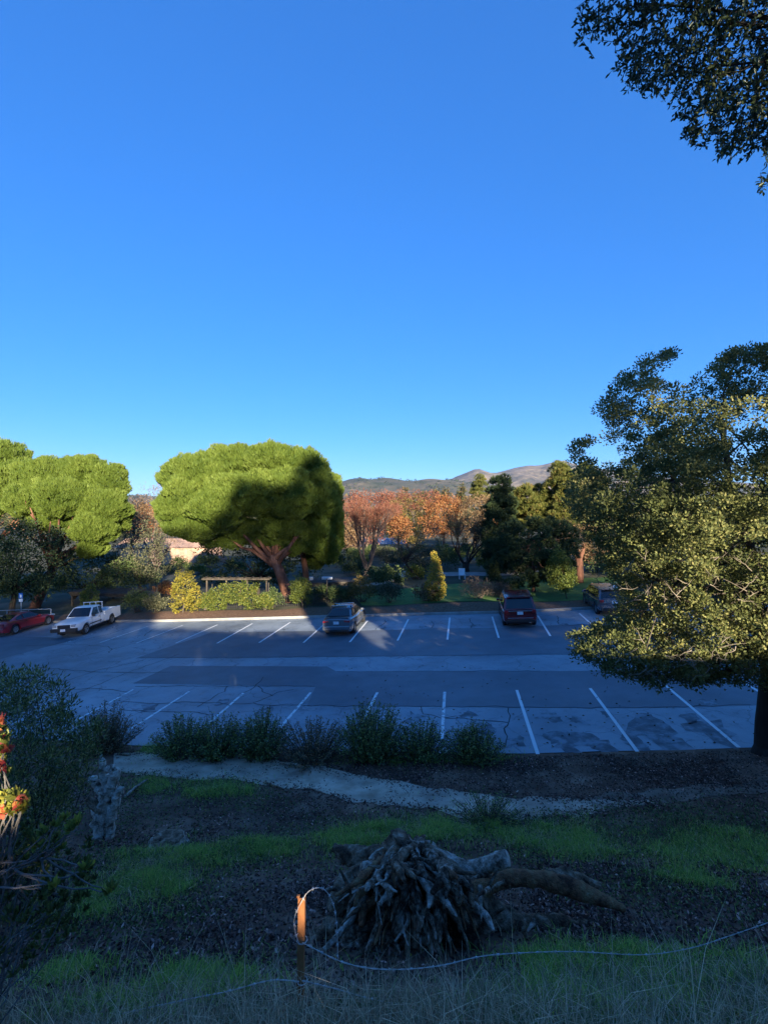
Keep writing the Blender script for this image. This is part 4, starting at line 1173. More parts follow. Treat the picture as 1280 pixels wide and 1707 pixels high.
# ================================================================ big bush at the left edge
M['leftbush'] = leaf_mat('left_bush_leaf', [(0, (.013, .022, .011)), (.5, (.030, .048, .018)), (.85, (.062, .082, .030)), (1, (.11, .13, .05))], .25, .45, .4, k=(4.4, 3.1, 2.4))
M['paletip'] = leaf_mat('pale_shoot', [(0, (.16, .17, .06)), (.5, (.34, .32, .12)), (1, (.55, .50, .25))], .35, .5, .3)
LB = [(-140, 1150), (-40, 1122), (20, 1124), (45, 1134), (72, 1132), (92, 1165), (112, 1200), (140, 1215), (158, 1236), (150, 1262), (138, 1290), (124, 1330), (100, 1400), (60, 1460), (-140, 1500)]
d0 = 6.4
x = P(20, 1300, d0).x
b = Vector((x, d0, hill_z(x, d0) - .05))
lb = thing('bush', b, 'big dark leafy bush filling the left edge below the asphalt', 'bush')
c = outline_volume(LB, d0, .9, 950, shell=.2)
c = c[np.array([p[2] > hill_z(p[0], p[1]) for p in c])]
c = c[np.array([nz(p[0] * 2, p[1] * 2, p[2] * 2) > -.42 for p in c])]
pts, dd = around(c, 40, RNG.uniform(.09, .18, len(c)))
leaves('foliage', pts, dd + np.array([0, 0, .5]), .055 * RNG.uniform(.7, 1.3, len(pts)), .018, RNG.uniform(0, 1, len(pts)), M['leftbush'], lb)
mb = MB()
for j in range(60):
    q = Vector(c[RNG.integers(len(c))]); s = b + Vector((random.uniform(-.9, .6), random.uniform(-.4, .4), .1)); limb(mb, s, q, .016, .004, 4, 5, .12)
setp(mb.build('stem', M['bark'], lb), kind='stuff')
for px, py in ((36, 1118), (66, 1122), (42, 1124), (20, 1136), (12, 1142), (58, 1140), (18, 1190), (30, 1186), (8, 1172), (52, 1166)):
    q = np.array(P(px, py, d0 - .45))
    n = 16; dd = rdirs(n); dd[:, 2] = np.abs(dd[:, 2]) + .3
    leaves('shoot_tip', np.repeat(q[None], n, 0) + RNG.normal(0, .012, (n, 3)), dd, .055, .02, RNG.uniform(0, 1, n), M['paletip'], lb)
mb = MB()
for j in range(26):     # thin grassy leaves arching out
    s = P(random.uniform(-10, 60), random.uniform(1160, 1300), d0 - .7); e2 = s + Vector((random.uniform(.1, .5), random.uniform(-.2, .1), random.uniform(.05, .35))); limb(mb, s, e2, .004, .0015, 3, 5, .1, .12)
setp(mb.build('grass_blade', M['deadtwig'], lb), kind='stuff')

# ================================================================ flowering shrub in the near left corner
M['rosette'] = leaf_mat('rosette_leaf', [(0, (.05, .07, .02)), (.4, (.13, .15, .035)), (.8, (.27, .27, .05)), (1, (.42, .36, .06))], .35, .4, .4, k=(1.2, 1.2, 1.2))
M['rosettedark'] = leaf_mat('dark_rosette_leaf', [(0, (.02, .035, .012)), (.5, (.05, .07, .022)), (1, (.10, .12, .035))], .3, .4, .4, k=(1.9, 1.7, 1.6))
M['bloom'] = leaf_mat('red_petal', [(0, (.42, .05, .05)), (.5, (.58, .12, .07)), (1, (.72, .30, .09))], .35, .5, .3)
M['gtwig'] = noise_mat('grey_twig', [(.3, (.10, .085, .075)), (.7, (.22, .195, .175))], 8, 4, .9, .4)
FD = 2.75
fb = Vector((-2.5, 2.7, hill_z(-2.5, 2.7) - .05))
fl = thing('flowering_shrub', fb, 'near shrub with pale leaf rosettes and red blooms in the lower left corner', 'shrub')


def rosette(p, ax, n, L, W, mat, open_=.9):
    p = np.array(p); ax = np.array(ax) / np.linalg.norm(ax)
    u = np.cross(ax, [.3, .5, .8]); u /= np.linalg.norm(u); v = np.cross(ax, u)
    D = []
    for i in range(n):
        a = 2.4 * i; k = lerp(.25, 1.1, (i + .5) / n) * open_
        D.append(ax + k * (u * math.cos(a) + v * math.sin(a)))
    D = np.array(D)
    return np.repeat(p[None], n, 0) + D * .004, D, np.full(n, L) * RNG.uniform(.75, 1.15, n), np.full(n, W) * RNG.uniform(.8, 1.1, n)


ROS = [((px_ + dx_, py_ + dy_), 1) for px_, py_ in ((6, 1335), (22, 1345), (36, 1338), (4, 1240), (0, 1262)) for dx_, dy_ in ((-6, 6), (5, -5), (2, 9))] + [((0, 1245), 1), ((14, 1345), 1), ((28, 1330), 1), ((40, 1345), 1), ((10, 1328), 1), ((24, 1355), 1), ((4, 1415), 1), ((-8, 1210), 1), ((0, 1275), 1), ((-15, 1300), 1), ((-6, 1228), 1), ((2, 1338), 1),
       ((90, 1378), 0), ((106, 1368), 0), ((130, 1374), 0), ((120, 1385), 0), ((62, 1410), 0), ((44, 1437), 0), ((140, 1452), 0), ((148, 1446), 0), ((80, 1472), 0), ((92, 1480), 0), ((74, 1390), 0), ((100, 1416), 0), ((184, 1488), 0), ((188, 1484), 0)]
tw = MB()
groups = {('r', 1): [], ('r', 0): []}
hub = P(-20, 1470, FD); hub2 = P(40, 1440, FD)
for (px, py), lit in ROS:
    q = P(px, py, FD + random.uniform(-.12, .2))
    ax = Vector((random.uniform(-.3, .6), random.uniform(-.7, .1), random.uniform(.5, 1)))
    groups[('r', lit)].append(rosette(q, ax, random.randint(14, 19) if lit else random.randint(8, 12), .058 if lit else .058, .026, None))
    s = (hub if px < 60 else hub2) + Vector((random.uniform(-.15, .1), random.uniform(-.1, .15), random.uniform(-.15, .05)))
    limb(tw, s, q, .0065, .0028, 5, 7, .16, -.06)
for (k, lit), lst in groups.items():
    for A in lst:       # every rosette is a part of its own
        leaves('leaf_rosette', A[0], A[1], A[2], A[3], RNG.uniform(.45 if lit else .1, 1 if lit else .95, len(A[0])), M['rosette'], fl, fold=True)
# the shrub goes on to the left of the picture
cl = outline_volume([(-260, 1120), (-60, 1140), (-14, 1230), (-10, 1330), (-16, 1420), (-60, 1560), (-260, 1560)], FD + .15, .35, 420)
A = [[], [], [], []]
for q in cl:
    r_ = rosette(q, (random.uniform(-.4, .4), random.uniform(-.6, .2), random.uniform(.3, 1)), random.randint(9, 13), .055, .026, None)
    for i in range(4): A[i].append(r_[i])
A = [np.concatenate(a) for a in A]
setp(leaves('foliage', A[0], A[1], A[2], A[3], RNG.uniform(0, 1, len(A[0])), M['rosette'], fl, fold=True), kind='stuff')
# dark lower leaves
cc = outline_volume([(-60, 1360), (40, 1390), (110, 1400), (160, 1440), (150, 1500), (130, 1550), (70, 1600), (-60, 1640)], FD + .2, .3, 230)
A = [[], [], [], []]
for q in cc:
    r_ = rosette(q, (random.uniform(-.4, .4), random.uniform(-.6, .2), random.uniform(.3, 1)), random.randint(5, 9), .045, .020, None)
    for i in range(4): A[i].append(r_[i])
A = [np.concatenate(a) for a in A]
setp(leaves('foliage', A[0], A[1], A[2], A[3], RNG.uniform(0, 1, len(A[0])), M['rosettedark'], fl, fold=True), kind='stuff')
for q in cc[::7]:
    limb(tw, fb + Vector((random.uniform(-.2, .3), random.uniform(-.1, .2), random.uniform(0, .3))), Vector(q), .006, .0025, 4, 6, .14)
for a, b_ in (((0, 1438), (70, 1432)), ((70, 1432), (128, 1382)), ((78, 1430), (160, 1446)), ((30, 1475), (98, 1490)), ((-5, 1455), (60, 1440)), ((70, 1440), (88, 1384)), ((-10, 1420), (18, 1378)), ((35, 1474), (50, 1505)), ((0, 1510), (22, 1545))):
    limb(tw, P(*a, FD), P(*b_, FD + .05), .0055, .003, 5, 6, .1)
setp(tw.build('twig', M['gtwig'], fl, smooth=True), kind='stuff')
for px, py, nn, sp in ((36, 1340, 26, .024), (6, 1352, 16, .02), (14, 1250, 16, .016), (2, 1276, 16, .02), (2, 1200, 10, .014), (-10, 1225, 20, .03)):
    q = np.array(P(px, py, FD - .10)); P_ = q + RNG.normal(0, sp * .6, (nn, 3))
    leaves('bloom', P_, rdirs(len(P_)) + np.array([0, -.3, .5]), .036, .027, RNG.uniform(0, 1, len(P_)), M['bloom'], fl, fold=True)
# ================================================================ near slope: path, litter, grass, stumps, post and wire
random.seed(23)


def hpt(px, py):
    """point on the hillside seen at a photo pixel"""
    lo, hi = 1.5, 24.0
    dx = (px - 640) / F; dz = -(py - 853) / F
    prev = None
    d = lo
    while d < hi:
        if CAMZ + dz * d <= hill_z(dx * d, d):
            break
        d += .02
    return Vector((dx * d, d, hill_z(dx * d, d)))


def hp2(px, py):
    v = hpt(px, py); return (v.x, v.y)


up_ = [(190, 1256), (260, 1254), (330, 1256), (420, 1262), (490, 1272), (560, 1284), (640, 1300), (720, 1316), (790, 1322), (870, 1330), (960, 1332), (1040, 1336), (1090, 1338)]
lo_ = [(190, 1290), (260, 1292), (330, 1300), (420, 1304), (490, 1314), (560, 1330), (640, 1342), (720, 1348), (790, 1362), (870, 1370), (960, 1360), (1040, 1346), (1090, 1340)]
drape('dirt_path', 'pale trodden dirt path crossing the slope below the shrubs', ([hp2(*p) for p in up_], [hp2(*p) for p in lo_]), M['path'], .012, hill_z, 160, 14, 1.6)
M['pathdark'] = noise_mat('trodden_soil', [(0.28, (.12, .075, .05)), (0.5, (.22, .15, .105)), (0.75, (.32, .24, .18))], 2.2, 8, .95, .5, 40)
drape('dirt_path', 'browner leaf strewn end of the dirt path running right towards the oak', ([hp2(*p) for p in ((850, 1329), (960, 1331), (1050, 1322), (1160, 1310), (1290, 1296), (1420, 1286))], [hp2(*p) for p in ((850, 1368), (960, 1361), (1050, 1350), (1160, 1336), (1290, 1318), (1420, 1306))]), M['pathdark'], .008, hill_z, 100, 12, 1.6)

M['littermix'] = leaf_mat('leaf_litter', [(0, (.012, .010, .009)), (.45, (.038, .028, .024)), (.75, (.085, .066, .056)), (.94, (.15, .125, .11)), (1, (.33, .29, .25))], .1, .75, .3, k=(2.6, 1.75, 1.55))
M['grass'] = leaf_mat('green_grass', [(0, (.028, .055, .012)), (.5, (.060, .125, .022)), (.85, (.105, .185, .035)), (1, (.16, .17, .06))], .35, .5, .3, k=(4.4, 3.2, 2.8))
M['weed'] = leaf_mat('weed_leaf', [(0, (.018, .036, .012)), (.5, (.038, .075, .022)), (1, (.075, .12, .04))], .3, .5, .3, k=(3.2, 2.1, 2.2))
M['straw'] = leaf_mat('dry_grass', [(0, (.07, .075, .045)), (.5, (.16, .155, .10)), (.85, (.28, .26, .18)), (1, (.42, .39, .28))], .3, .6, .3, k=(2.5, 2.0, 1.8))
HZ = np.vectorize(hill_z)


def scatter(poly, n, dens=None):
    """points on the hillside inside a photo-pixel polygon, evenly spread over the ground"""
    out = []
    ys = [p[1] for p in poly]; xs = [p[0] for p in poly]
    W = [hp2(*p) for p in poly]
    x0, x1 = min(q[0] for q in W), max(q[0] for q in W); y0, y1 = min(q[1] for q in W), max(q[1] for q in W)
    A = np.empty((0, 2))
    while len(A) < n:
        q = np.stack([RNG.uniform(x0, x1, n * 2), RNG.uniform(y0, y1, n * 2)], 1)
        k = in_poly(q[:, 0], q[:, 1], W)
        q = q[k]
        if dens is not None:
            v = np.array([dens(a, b) for a, b in q]); q = q[RNG.uniform(0, 1, len(q)) < v]
        A = np.concatenate([A, q])
    A = A[:n]
    return np.stack([A[:, 0], A[:, 1], HZ(A[:, 0], A[:, 1])], 1)


def blades(name, label, pts, h, wd, mat, bend=.5, lean=.25, rnd=None):
    n = len(pts)
    h = np.broadcast_to(np.asarray(h, float), (n,))[:, None] * RNG.uniform(.5, 1.3, (n, 1))
    a = RNG.uniform(0, 2 * np.pi, n); d = np.stack([np.cos(a), np.sin(a), 0 * a], 1); s = np.stack([-np.sin(a), np.cos(a), 0 * a], 1) * wd * .5
    up = np.array([0, 0, 1.0])
    l = np.abs(RNG.normal(lean, .2, (n, 1))); bd = bend * RNG.uniform(.2, 1.2, (n, 1))
    m = pts + h * (.5 * up + .5 * l * d)
    t = pts + h * (up * (1 - .45 * bd) + (l + bd * .7) * d)
    V = np.stack([pts - s, pts + s, m + s * .8, m - s * .8, t], 1)
    b = (np.arange(n) * 5)[:, None]
    Fc = np.concatenate([b + np.array([[0, 1, 2]]), b + np.array([[0, 2, 3]]), b + np.array([[3, 2, 4]])], 1).reshape(-1, 3)
    r_ = RNG.uniform(0, 1, n) if rnd is None else rnd
    return setp(np_mesh(name, V, Fc, mat, None, {'rnd': np.repeat(r_, 3)}), label, kind='stuff')


def litter(name, label, polys, L, mat, flat=.35, lift=.01):
    P_ = np.concatenate([scatter(p, n, f) for p, n, f in polys])
    n = len(P_); d = rdirs(n); d[:, 2] = d[:, 2] * flat + .05
    P_[:, 2] += RNG.uniform(0, lift * 2, n)
    return setp(leaves(name, P_, d, L * RNG.uniform(.5, 1.4, n), L * .5, np.where(RNG.uniform(0, 1, n) < .11, RNG.uniform(.88, 1, n), RNG.beta(1.6, 2.4, n)), mat, None), label, kind='stuff')


f1 = lambda x, y: .35 + .65 * sstep(-.2, .25, nz(x * .7, y * .7, 30))
litter('leaf_litter', 'dark fallen leaves covering the slope and the mulch', [
    ([(560, 1284), (640, 1262), (840, 1262), (1290, 1250), (1290, 1312), (960, 1318), (790, 1320), (680, 1306)], 15000, f1),
    ([(100, 1300), (400, 1310), (800, 1370), (1290, 1340), (1290, 1600), (900, 1640), (500, 1640), (100, 1640)], 30000, f1),
    ([(0, 1430), (600, 1450), (700, 1560), (600, 1680), (0, 1690)], 11000, f1),
    ([(880, 1440), (1290, 1440), (1290, 1600), (900, 1600)], 9000, f1),
    ([(190, 1250), (860, 1262), (860, 1370), (190, 1300)], 3200, lambda x, y: sstep(-.3, .3, nz(x * 1.5, y * 1.5, 77))), ([(900, 1322), (1290, 1300), (1290, 1340), (1050, 1360), (900, 1376)], 2600, None)], .055, M['littermix'])

# green grass bands and low weeds
g1 = lambda x, y: sstep(-.25, .2, nz(x * 1.1, y * 1.1, 12))
GB = [([(420, 1412), (560, 1388), (700, 1372), (770, 1362), (800, 1392), (700, 1400), (560, 1418), (440, 1428)], 9000, g1), ([(800, 1372), (870, 1374), (960, 1384), (1010, 1404), (990, 1428), (900, 1412), (830, 1396)], 8000, g1),
      ([(140, 1480), (240, 1440), (330, 1424), (330, 1470), (240, 1520), (150, 1530)], 7000, g1), ([(200, 1420), (330, 1412), (440, 1400), (440, 1430), (330, 1450), (200, 1460)], 3200, g1),
      ([(240, 1296), (420, 1306), (420, 1326), (330, 1330), (220, 1318)], 2600, g1), ([(1000, 1390), (1290, 1380), (1290, 1500), (1120, 1470), (1010, 1430)], 7000, g1), ([(230, 1243), (300, 1246), (290, 1256), (235, 1256)], 900, None),
      ([(560, 1262), (760, 1258), (880, 1252), (870, 1264), (760, 1272), (560, 1274)], 1400, g1), ([(60, 1620), (260, 1600), (420, 1620), (380, 1680), (80, 1690)], 2500, g1), ([(880, 1590), (1290, 1580), (1290, 1700), (900, 1700)], 5000, g1)]
PG = np.concatenate([scatter(p, n, f) for p, n, f in GB])
PG = np.concatenate([PG + RNG.normal(0, .10, PG.shape), PG + RNG.normal(0, .05, PG.shape), PG[::2] + RNG.normal(0, .26, PG[::2].shape), PG[::4] + RNG.normal(0, .60, PG[::4].shape)])
PG = PG[np.array([abs(nz(p[0] * 2.6, p[1] * 2.6, 44)) > .05 and p[1] > 1.8 for p in PG])]
PG[:, 2] = HZ(PG[:, 0], PG[:, 1])
blades('green_grass', 'fresh green grass in bands across the slope', PG, .10 * (1 + .7 * np.array([nz(p[0] * 1.4, p[1] * 1.4, 60) for p in PG])), .008, M['grass'], .7, .3)
SW = PG[::9] + RNG.normal(0, .25, PG[::9].shape); SW[:, 2] = HZ(SW[:, 0], SW[:, 1])
blades('dry_grass', 'thin dry stalks mixed through the green grass bands', SW, .13, .005, M['straw'], .7, .4)
# crumbs of soil and leaves along both edges of the path
ep = []
for pl in (up_, lo_):
    W_ = [hp2(*p) for p in pl]
    for a, b_ in zip(W_, W_[1:]):
        for k in range(150):
            t_ = random.random(); ep.append((lerp(a[0], b_[0], t_) + random.gauss(0, .15), lerp(a[1], b_[1], t_) + random.gauss(0, .16)))
ep = np.array(ep); EP = np.stack([ep[:, 0], ep[:, 1], HZ(ep[:, 0], ep[:, 1]) + .016], 1)
d = rdirs(len(EP)); d[:, 2] *= .3
setp(leaves('path_edge_litter', EP, d, .06 * RNG.uniform(.5, 1.6, len(EP)), .035, RNG.beta(1.6, 2.2, len(EP)), M['littermix']), 'leaf crumbs along the edges of the dirt path', kind='stuff')
WD = [([(420, 1330), (800, 1380), (1290, 1360), (1290, 1560), (880, 1470), (430, 1440)], 9000, g1), ([(150, 1420), (450, 1400), (430, 1480), (250, 1560), (100, 1580)], 6000, g1), ([(120, 1290), (420, 1305), (460, 1360), (150, 1400)], 4000, g1), ([(860, 1360), (1290, 1340), (1290, 1440), (900, 1420)], 5000, None)]
PW = np.concatenate([scatter(p, n, f) for p, n, f in WD]); n = len(PW)
d = rdirs(n); d[:, 2] = np.abs(d[:, 2]) * .7 + .1
PW = PW + RNG.normal(0, .35, PW.shape); PW[:, 2] = HZ(PW[:, 0], PW[:, 1]) + RNG.uniform(0, .05, n)
setp(leaves('low_weeds', PW, d, .042 * RNG.uniform(.6, 1.4, n), .026, RNG.uniform(0, 1, n), M['weed']), 'low green weeds sprawling over the slope', kind='stuff')
# dry grass fringe at the bottom
FR = [([(-40, 1690), (300, 1676), (640, 1650), (960, 1660), (1320, 1650), (1320, 1790), (-40, 1790)], 9000, None), ([(400, 1640), (860, 1630), (900, 1670), (400, 1690)], 900, None), ([(0, 1640), (400, 1650), (400, 1700), (0, 1700)], 700, None), ([(800, 1620), (1290, 1600), (1290, 1680), (800, 1690)], 1800, None)]


def scatter_near(x0, x1, y0, y1, n):
    q = np.stack([RNG.uniform(x0, x1, n), RNG.uniform(y0, y1, n)], 1)
    return np.stack([q[:, 0], q[:, 1], HZ(q[:, 0], q[:, 1])], 1)


PF = np.concatenate([scatter_near(-3.6, 3.6, 1.75, 3.0, 15000), scatter_near(-3.6, 3.8, 2.9, 3.7, 2600)])
blades('dry_grass', 'pale dry grass fringe along the bottom edge', PF, .24, .0035, M['straw'], .8, .35)
PF = scatter_near(-3.4, 3.6, 2.2, 3.6, 260)
blades('grass_stalk', 'long dry grass stalks bending across the bottom edge', PF, .50, .0035, M['straw'], .5, .45, RNG.uniform(.5, 1, 260))
PF = np.concatenate([scatter_near(-3.4, 3.8, 1.8, 3.3, 5200), scatter_near(.6, 4.2, 2.0, 3.9, 6500)])
blades('green_grass', 'short green grass under the dry fringe', PF, .13, .005, M['weed'], .8, .35)

# ================================================================ stumps
M['stump'] = noise_mat('weathered_stump', [(.36, (.055, .030, .018)), (.46, (.22, .13, .08)), (.54, (.42, .29, .20)), (.63, (.66, .55, .45)), (.76, (.86, .80, .73))], 9, 14, .95, 1.0, 34, stretch=(1.8, 1.8, .55), dist=.06, extra=([(.40, (.22, .18, .15)), (.54, (1, 1, 1))], 1.7))
M['root'] = noise_mat('brown_root', [(.36, (.05, .027, .016)), (.48, (.17, .10, .058)), (.6, (.34, .23, .15)), (.75, (.58, .46, .36))], 8, 12, .95, 1.0, 32, dist=.05)
M['greyroot'] = noise_mat('grey_root', [(.36, (.095, .062, .042)), (.47, (.36, .27, .20)), (.62, (.68, .58, .48))], 9, 12, .9, 1.0, 34, dist=.05)
M['mossroot'] = noise_mat('mossy_root', [(.36, (.06, .026, .014)), (.48, (.24, .105, .05)), (.62, (.30, .18, .085)), (.78, (.55, .42, .32))], 5, 12, .95, 1.0, 30, dist=.04)


def gnarl(path, rad, n=14, amp=.22, fs=3.0, seed=0, sub=6):
    """knotted tube: path resampled, radius disturbed by noise"""
    path = [Vector(p) for p in path]
    P2, R2 = [], []
    for i in range(len(path) - 1):
        p0 = path[max(0, i - 1)]; p1 = path[i]; p2 = path[i + 1]; p3 = path[min(len(path) - 1, i + 2)]
        for k in range(sub):
            t = k / sub
            q = .5 * ((2 * p1) + (p2 - p0) * t + (2 * p0 - 5 * p1 + 4 * p2 - p3) * t * t + (3 * p1 - p0 - 3 * p2 + p3) * t ** 3)
            P2.append(q); R2.append(lerp(rad[i], rad[i + 1], t))
    P2.append(path[-1]); R2.append(rad[-1])
    mb = MB(); mb.tube(P2, R2, n)
    out = []
    m = len(P2)
    for i, v in enumerate(mb.v):
        j = min(m - 1, i // n); ce = P2[j]; v = Vector(v); dr = v - ce
        w_ = mnoise.noise(v * fs + Vector((seed, 0, 0))) + .5 * mnoise.noise(v * fs * 2.7 + Vector((seed, 5, 0))) + .38 * mnoise.noise(v * fs * 6 + Vector((0, seed, 0))) + .22 * mnoise.noise(v * fs * 14)
        out.append(ce + dr * (1 + amp * w_ * 1.6))
    mb.v = [tuple(v) for v in out]
    return mb


SD = 5.35
sb = P(690, 1590, 4.9); sb = Vector((sb.x, sb.y + .3, hill_z(sb.x, sb.y + .3)))
st = thing('root_stump', sb, 'huge overturned tree stump with gnarled grey roots in the foreground', 'stump')
# main flaring body: a ridged cone leaning away from the viewer
V, Fs = [], []
nu, nv = 150, 96
for j in range(nv + 1):
    v = j / nv
    ax = P(lerp(672, 688, v), lerp(1612, 1408, v), lerp(4.75, 5.75, v))
    rx = lerp(.70, .17, v ** .8); ry = lerp(.40, .15, v)
    for i in range(nu):
        a = 2 * math.pi * i / nu
        q = Vector((math.cos(a), math.sin(a), 0))
        ridge_ = .22 * math.sin(a * 5 + 2.2 * v + 1.2 * mnoise.noise(Vector((a, v * 2, 1)))) * (1 - .6 * v)
        p = ax + Vector((q.x * rx * (1 + ridge_), q.y * ry * (1 + ridge_), 0))
        nn = mnoise.ridged_multi_fractal(Vector((p.x * 5.5, p.y * 5.5, p.z * 2.6)), .85, 2.3, 7, 1.0, 2.0) - 1.0
        p += Vector((q.x, q.y, .35)) * .085 * nn
        p += Vector((q.x, q.y, .1)) * (.035 * mnoise.noise(Vector((p.x * 22, p.y * 22, p.z * 7))) + .02 * mnoise.noise(Vector((p.x * 50, p.y * 50, p.z * 14))))
        V.append(tuple(p))
for j in range(nv):
    for i in range(nu):
        i2 = (i + 1) % nu
        Fs.append((j * nu + i, j * nu + i2, (j + 1) * nu + i2, (j + 1) * nu + i))
top = len(V); V.append(tuple(P(688, 1404, 5.75)))
mb = MB(); mb.add(V, Fs + [(nv * nu + i, nv * nu + (i + 1) % nu, top) for i in range(nu)])
mb.build('stump_body', M['stump'], st, smooth=True)
for k in range(84):     # twisted splintered strands from the neck to the spread foot
    f = (k + random.random()) / 84
    a0 = (lerp(664, 712, f) + random.gauss(0, 5), random.uniform(1402, 1440))
    e0 = (lerp(592, 806, f) + random.gauss(0, 24), random.uniform(1470, 1612) - 40 * abs(f - .5))
    mid = (lerp(a0[0], e0[0], .5) + random.gauss(0, 18), lerp(a0[1], e0[1], .5))
    bow = math.sin(math.pi * f)
    pth = [P(*a0, 5.62 - .12 * bow), P(lerp(a0[0], mid[0], .5) + random.gauss(0, 5), lerp(a0[1], mid[1], .5), 5.42 - .2 * bow), P(*mid, 5.22 - .28 * bow), P(lerp(mid[0], e0[0], .55) + random.gauss(0, 8), lerp(mid[1], e0[1], .5), 5.02 - .3 * bow), P(*e0, 4.86 - .26 * bow)]
    r_ = random.choice([.010, .014, .018, .024, .032, .045])
    gnarl(pth, [r_ * .7, r_ * 1.1, r_ * random.uniform(.8, 1.5), r_ * random.uniform(.7, 1.4), r_ * .45], 8, .34, 11, k * 1.7, 9).build('root', M[random.choice(['stump', 'greyroot', 'stump', 'root']) if .3 < f < .75 else random.choice(['root', 'greyroot', 'mossroot', 'stump'])], st, smooth=True)
ROOTS = [
    ('broken top knob', [(664, 1440, 5.6), (662, 1412, 5.6), (668, 1392, 5.6)], [.20, .17, .11], 'root'),
    ('left root with a broken end', [(660, 1440, 5.6), (620, 1432, 5.7), (585, 1425, 5.8), (556, 1412, 5.9)], [.18, .13, .10, .05], 'root'),
    ('short cut root on the left', [(640, 1470, 5.3), (620, 1450, 5.25), (606, 1447, 5.2)], [.13, .08, .065], 'greyroot'),
    ('dark arching root on the left', [(640, 1455, 5.4), (598, 1466, 5.4), (572, 1482, 5.35), (556, 1520, 5.25)], [.17, .14, .11, .09], 'root'),
    ('pale sawn root pointing right', [(715, 1430, 5.6), (760, 1446, 5.5), (795, 1446, 5.4), (822, 1437, 5.3), (846, 1430, 5.25)], [.16, .10, .085, .085, .075], 'greyroot'),
    ('long mossy root reaching right', [(770, 1500, 5.5), (830, 1468, 5.6), (890, 1464, 5.6), (940, 1476, 5.6), (990, 1494, 5.6), (1040, 1515, 5.6)], [.12, .085, .085, .10, .08, .035], 'mossroot'),
    ('upper splinter of the mossy root', [(900, 1462, 5.7), (950, 1463, 5.75), (1000, 1476, 5.8)], [.07, .08, .03], 'root'),
    ('dark root mass under the mossy root', [(740, 1500, 5.5), (790, 1520, 5.5), (850, 1540, 5.5), (930, 1545, 5.6), (1010, 1548, 5.7)], [.26, .22, .16, .10, .05], 'root'),
    ('low dark root mass on the left', [(650, 1540, 5.3), (600, 1540, 5.4), (560, 1550, 5.4), (520, 1570, 5.4)], [.28, .24, .16, .07], 'root'),
    ('curled root on the front of the stump', [(694, 1500, 4.95), (686, 1540, 4.82), (692, 1562, 4.75), (716, 1566, 4.72), (736, 1560, 4.75)], [.05, .055, .045, .035, .02], 'root'),
    ('grey root running down the front', [(690, 1430, 5.45), (690, 1470, 5.2), (672, 1515, 4.95), (664, 1560, 4.75)], [.09, .10, .085, .05], 'stump'),
    ('grey root running down to the right', [(705, 1440, 5.45), (740, 1490, 5.15), (770, 1540, 4.95), (800, 1590, 4.75)], [.10, .10, .10, .06], 'stump'),
]
for i, (lab, pth, rad, mt) in enumerate(ROOTS):
    o = gnarl([P(*p) for p in pth], rad, 26, (.14 if mt in ('mossroot', 'greyroot') else .26), 6.5, i * 3.1, 14).build('root', M[mt], st, smooth=True)
    o['label'] = lab
for k in range(46):     # thin broken roots sticking out of the mass
    px_ = random.uniform(560, 900); py_ = random.uniform(1420, 1590)
    a = P(px_, py_, 5.0 + random.uniform(-.15, .5)); dv = Vector((random.gauss(0, .5), random.uniform(-.5, .1), random.gauss(0, .35))).normalized() * random.uniform(.12, .35)
    gnarl([a, a + dv * .5 + Vector((0, 0, .02)), a + dv + Vector((0, 0, random.uniform(-.06, .03)))], [random.uniform(.018, .035), .018, .006], 7, .3, 14, k, 4).build('root', M[random.choice(['root', 'greyroot', 'stump'])], st, smooth=True)
# twisted snag on the left
sn_b = hpt(180, 1398)
sd = sn_b.y
sn = thing('twisted_snag', sn_b, 'knotted upright grey snag of dead wood beside the left bush', 'stump')
M['snag'] = noise_mat('bleached_wood', [(.36, (.16, .11, .08)), (.47, (.50, .40, .31)), (.62, (.82, .73, .62))], 9, 12, .9, 1.0, 34, dist=.05)
TW = [('pale lower limb', [(184, 1396), (184, 1372), (188, 1350), (196, 1325)], [.075, .095, .10, .09], 'snag'), ('dark knotted core', [(168, 1392), (172, 1350), (182, 1315), (178, 1292)], [.14, .17, .16, .10], 'snag'),
      ('upper pale knob', [(186, 1310), (192, 1290), (186, 1280), (178, 1284)], [.09, .09, .075, .05], 'snag'), ('thin spire of knots', [(172, 1300), (170, 1284), (172, 1272), (169, 1262), (169, 1256)], [.06, .05, .055, .045, .02], 'snag'),
      ('left knobby arm', [(176, 1330), (164, 1312), (156, 1300), (150, 1294)], [.08, .07, .075, .045], 'snag'), ('low left stub', [(172, 1350), (156, 1340), (146, 1330)], [.10, .08, .05], 'root'), ('right knob', [(190, 1330), (202, 1315), (204, 1322)], [.07, .06, .04], 'snag')]
for i, (lab, pth, rad, mt) in enumerate(TW):
    o = gnarl([P(a, b, sd + .05 * math.sin(i * 2)) for a, b in pth], rad, 10, .34, 9, i * 2.3, 5).build('limb', M[mt], sn, smooth=True)
    o['label'] = lab
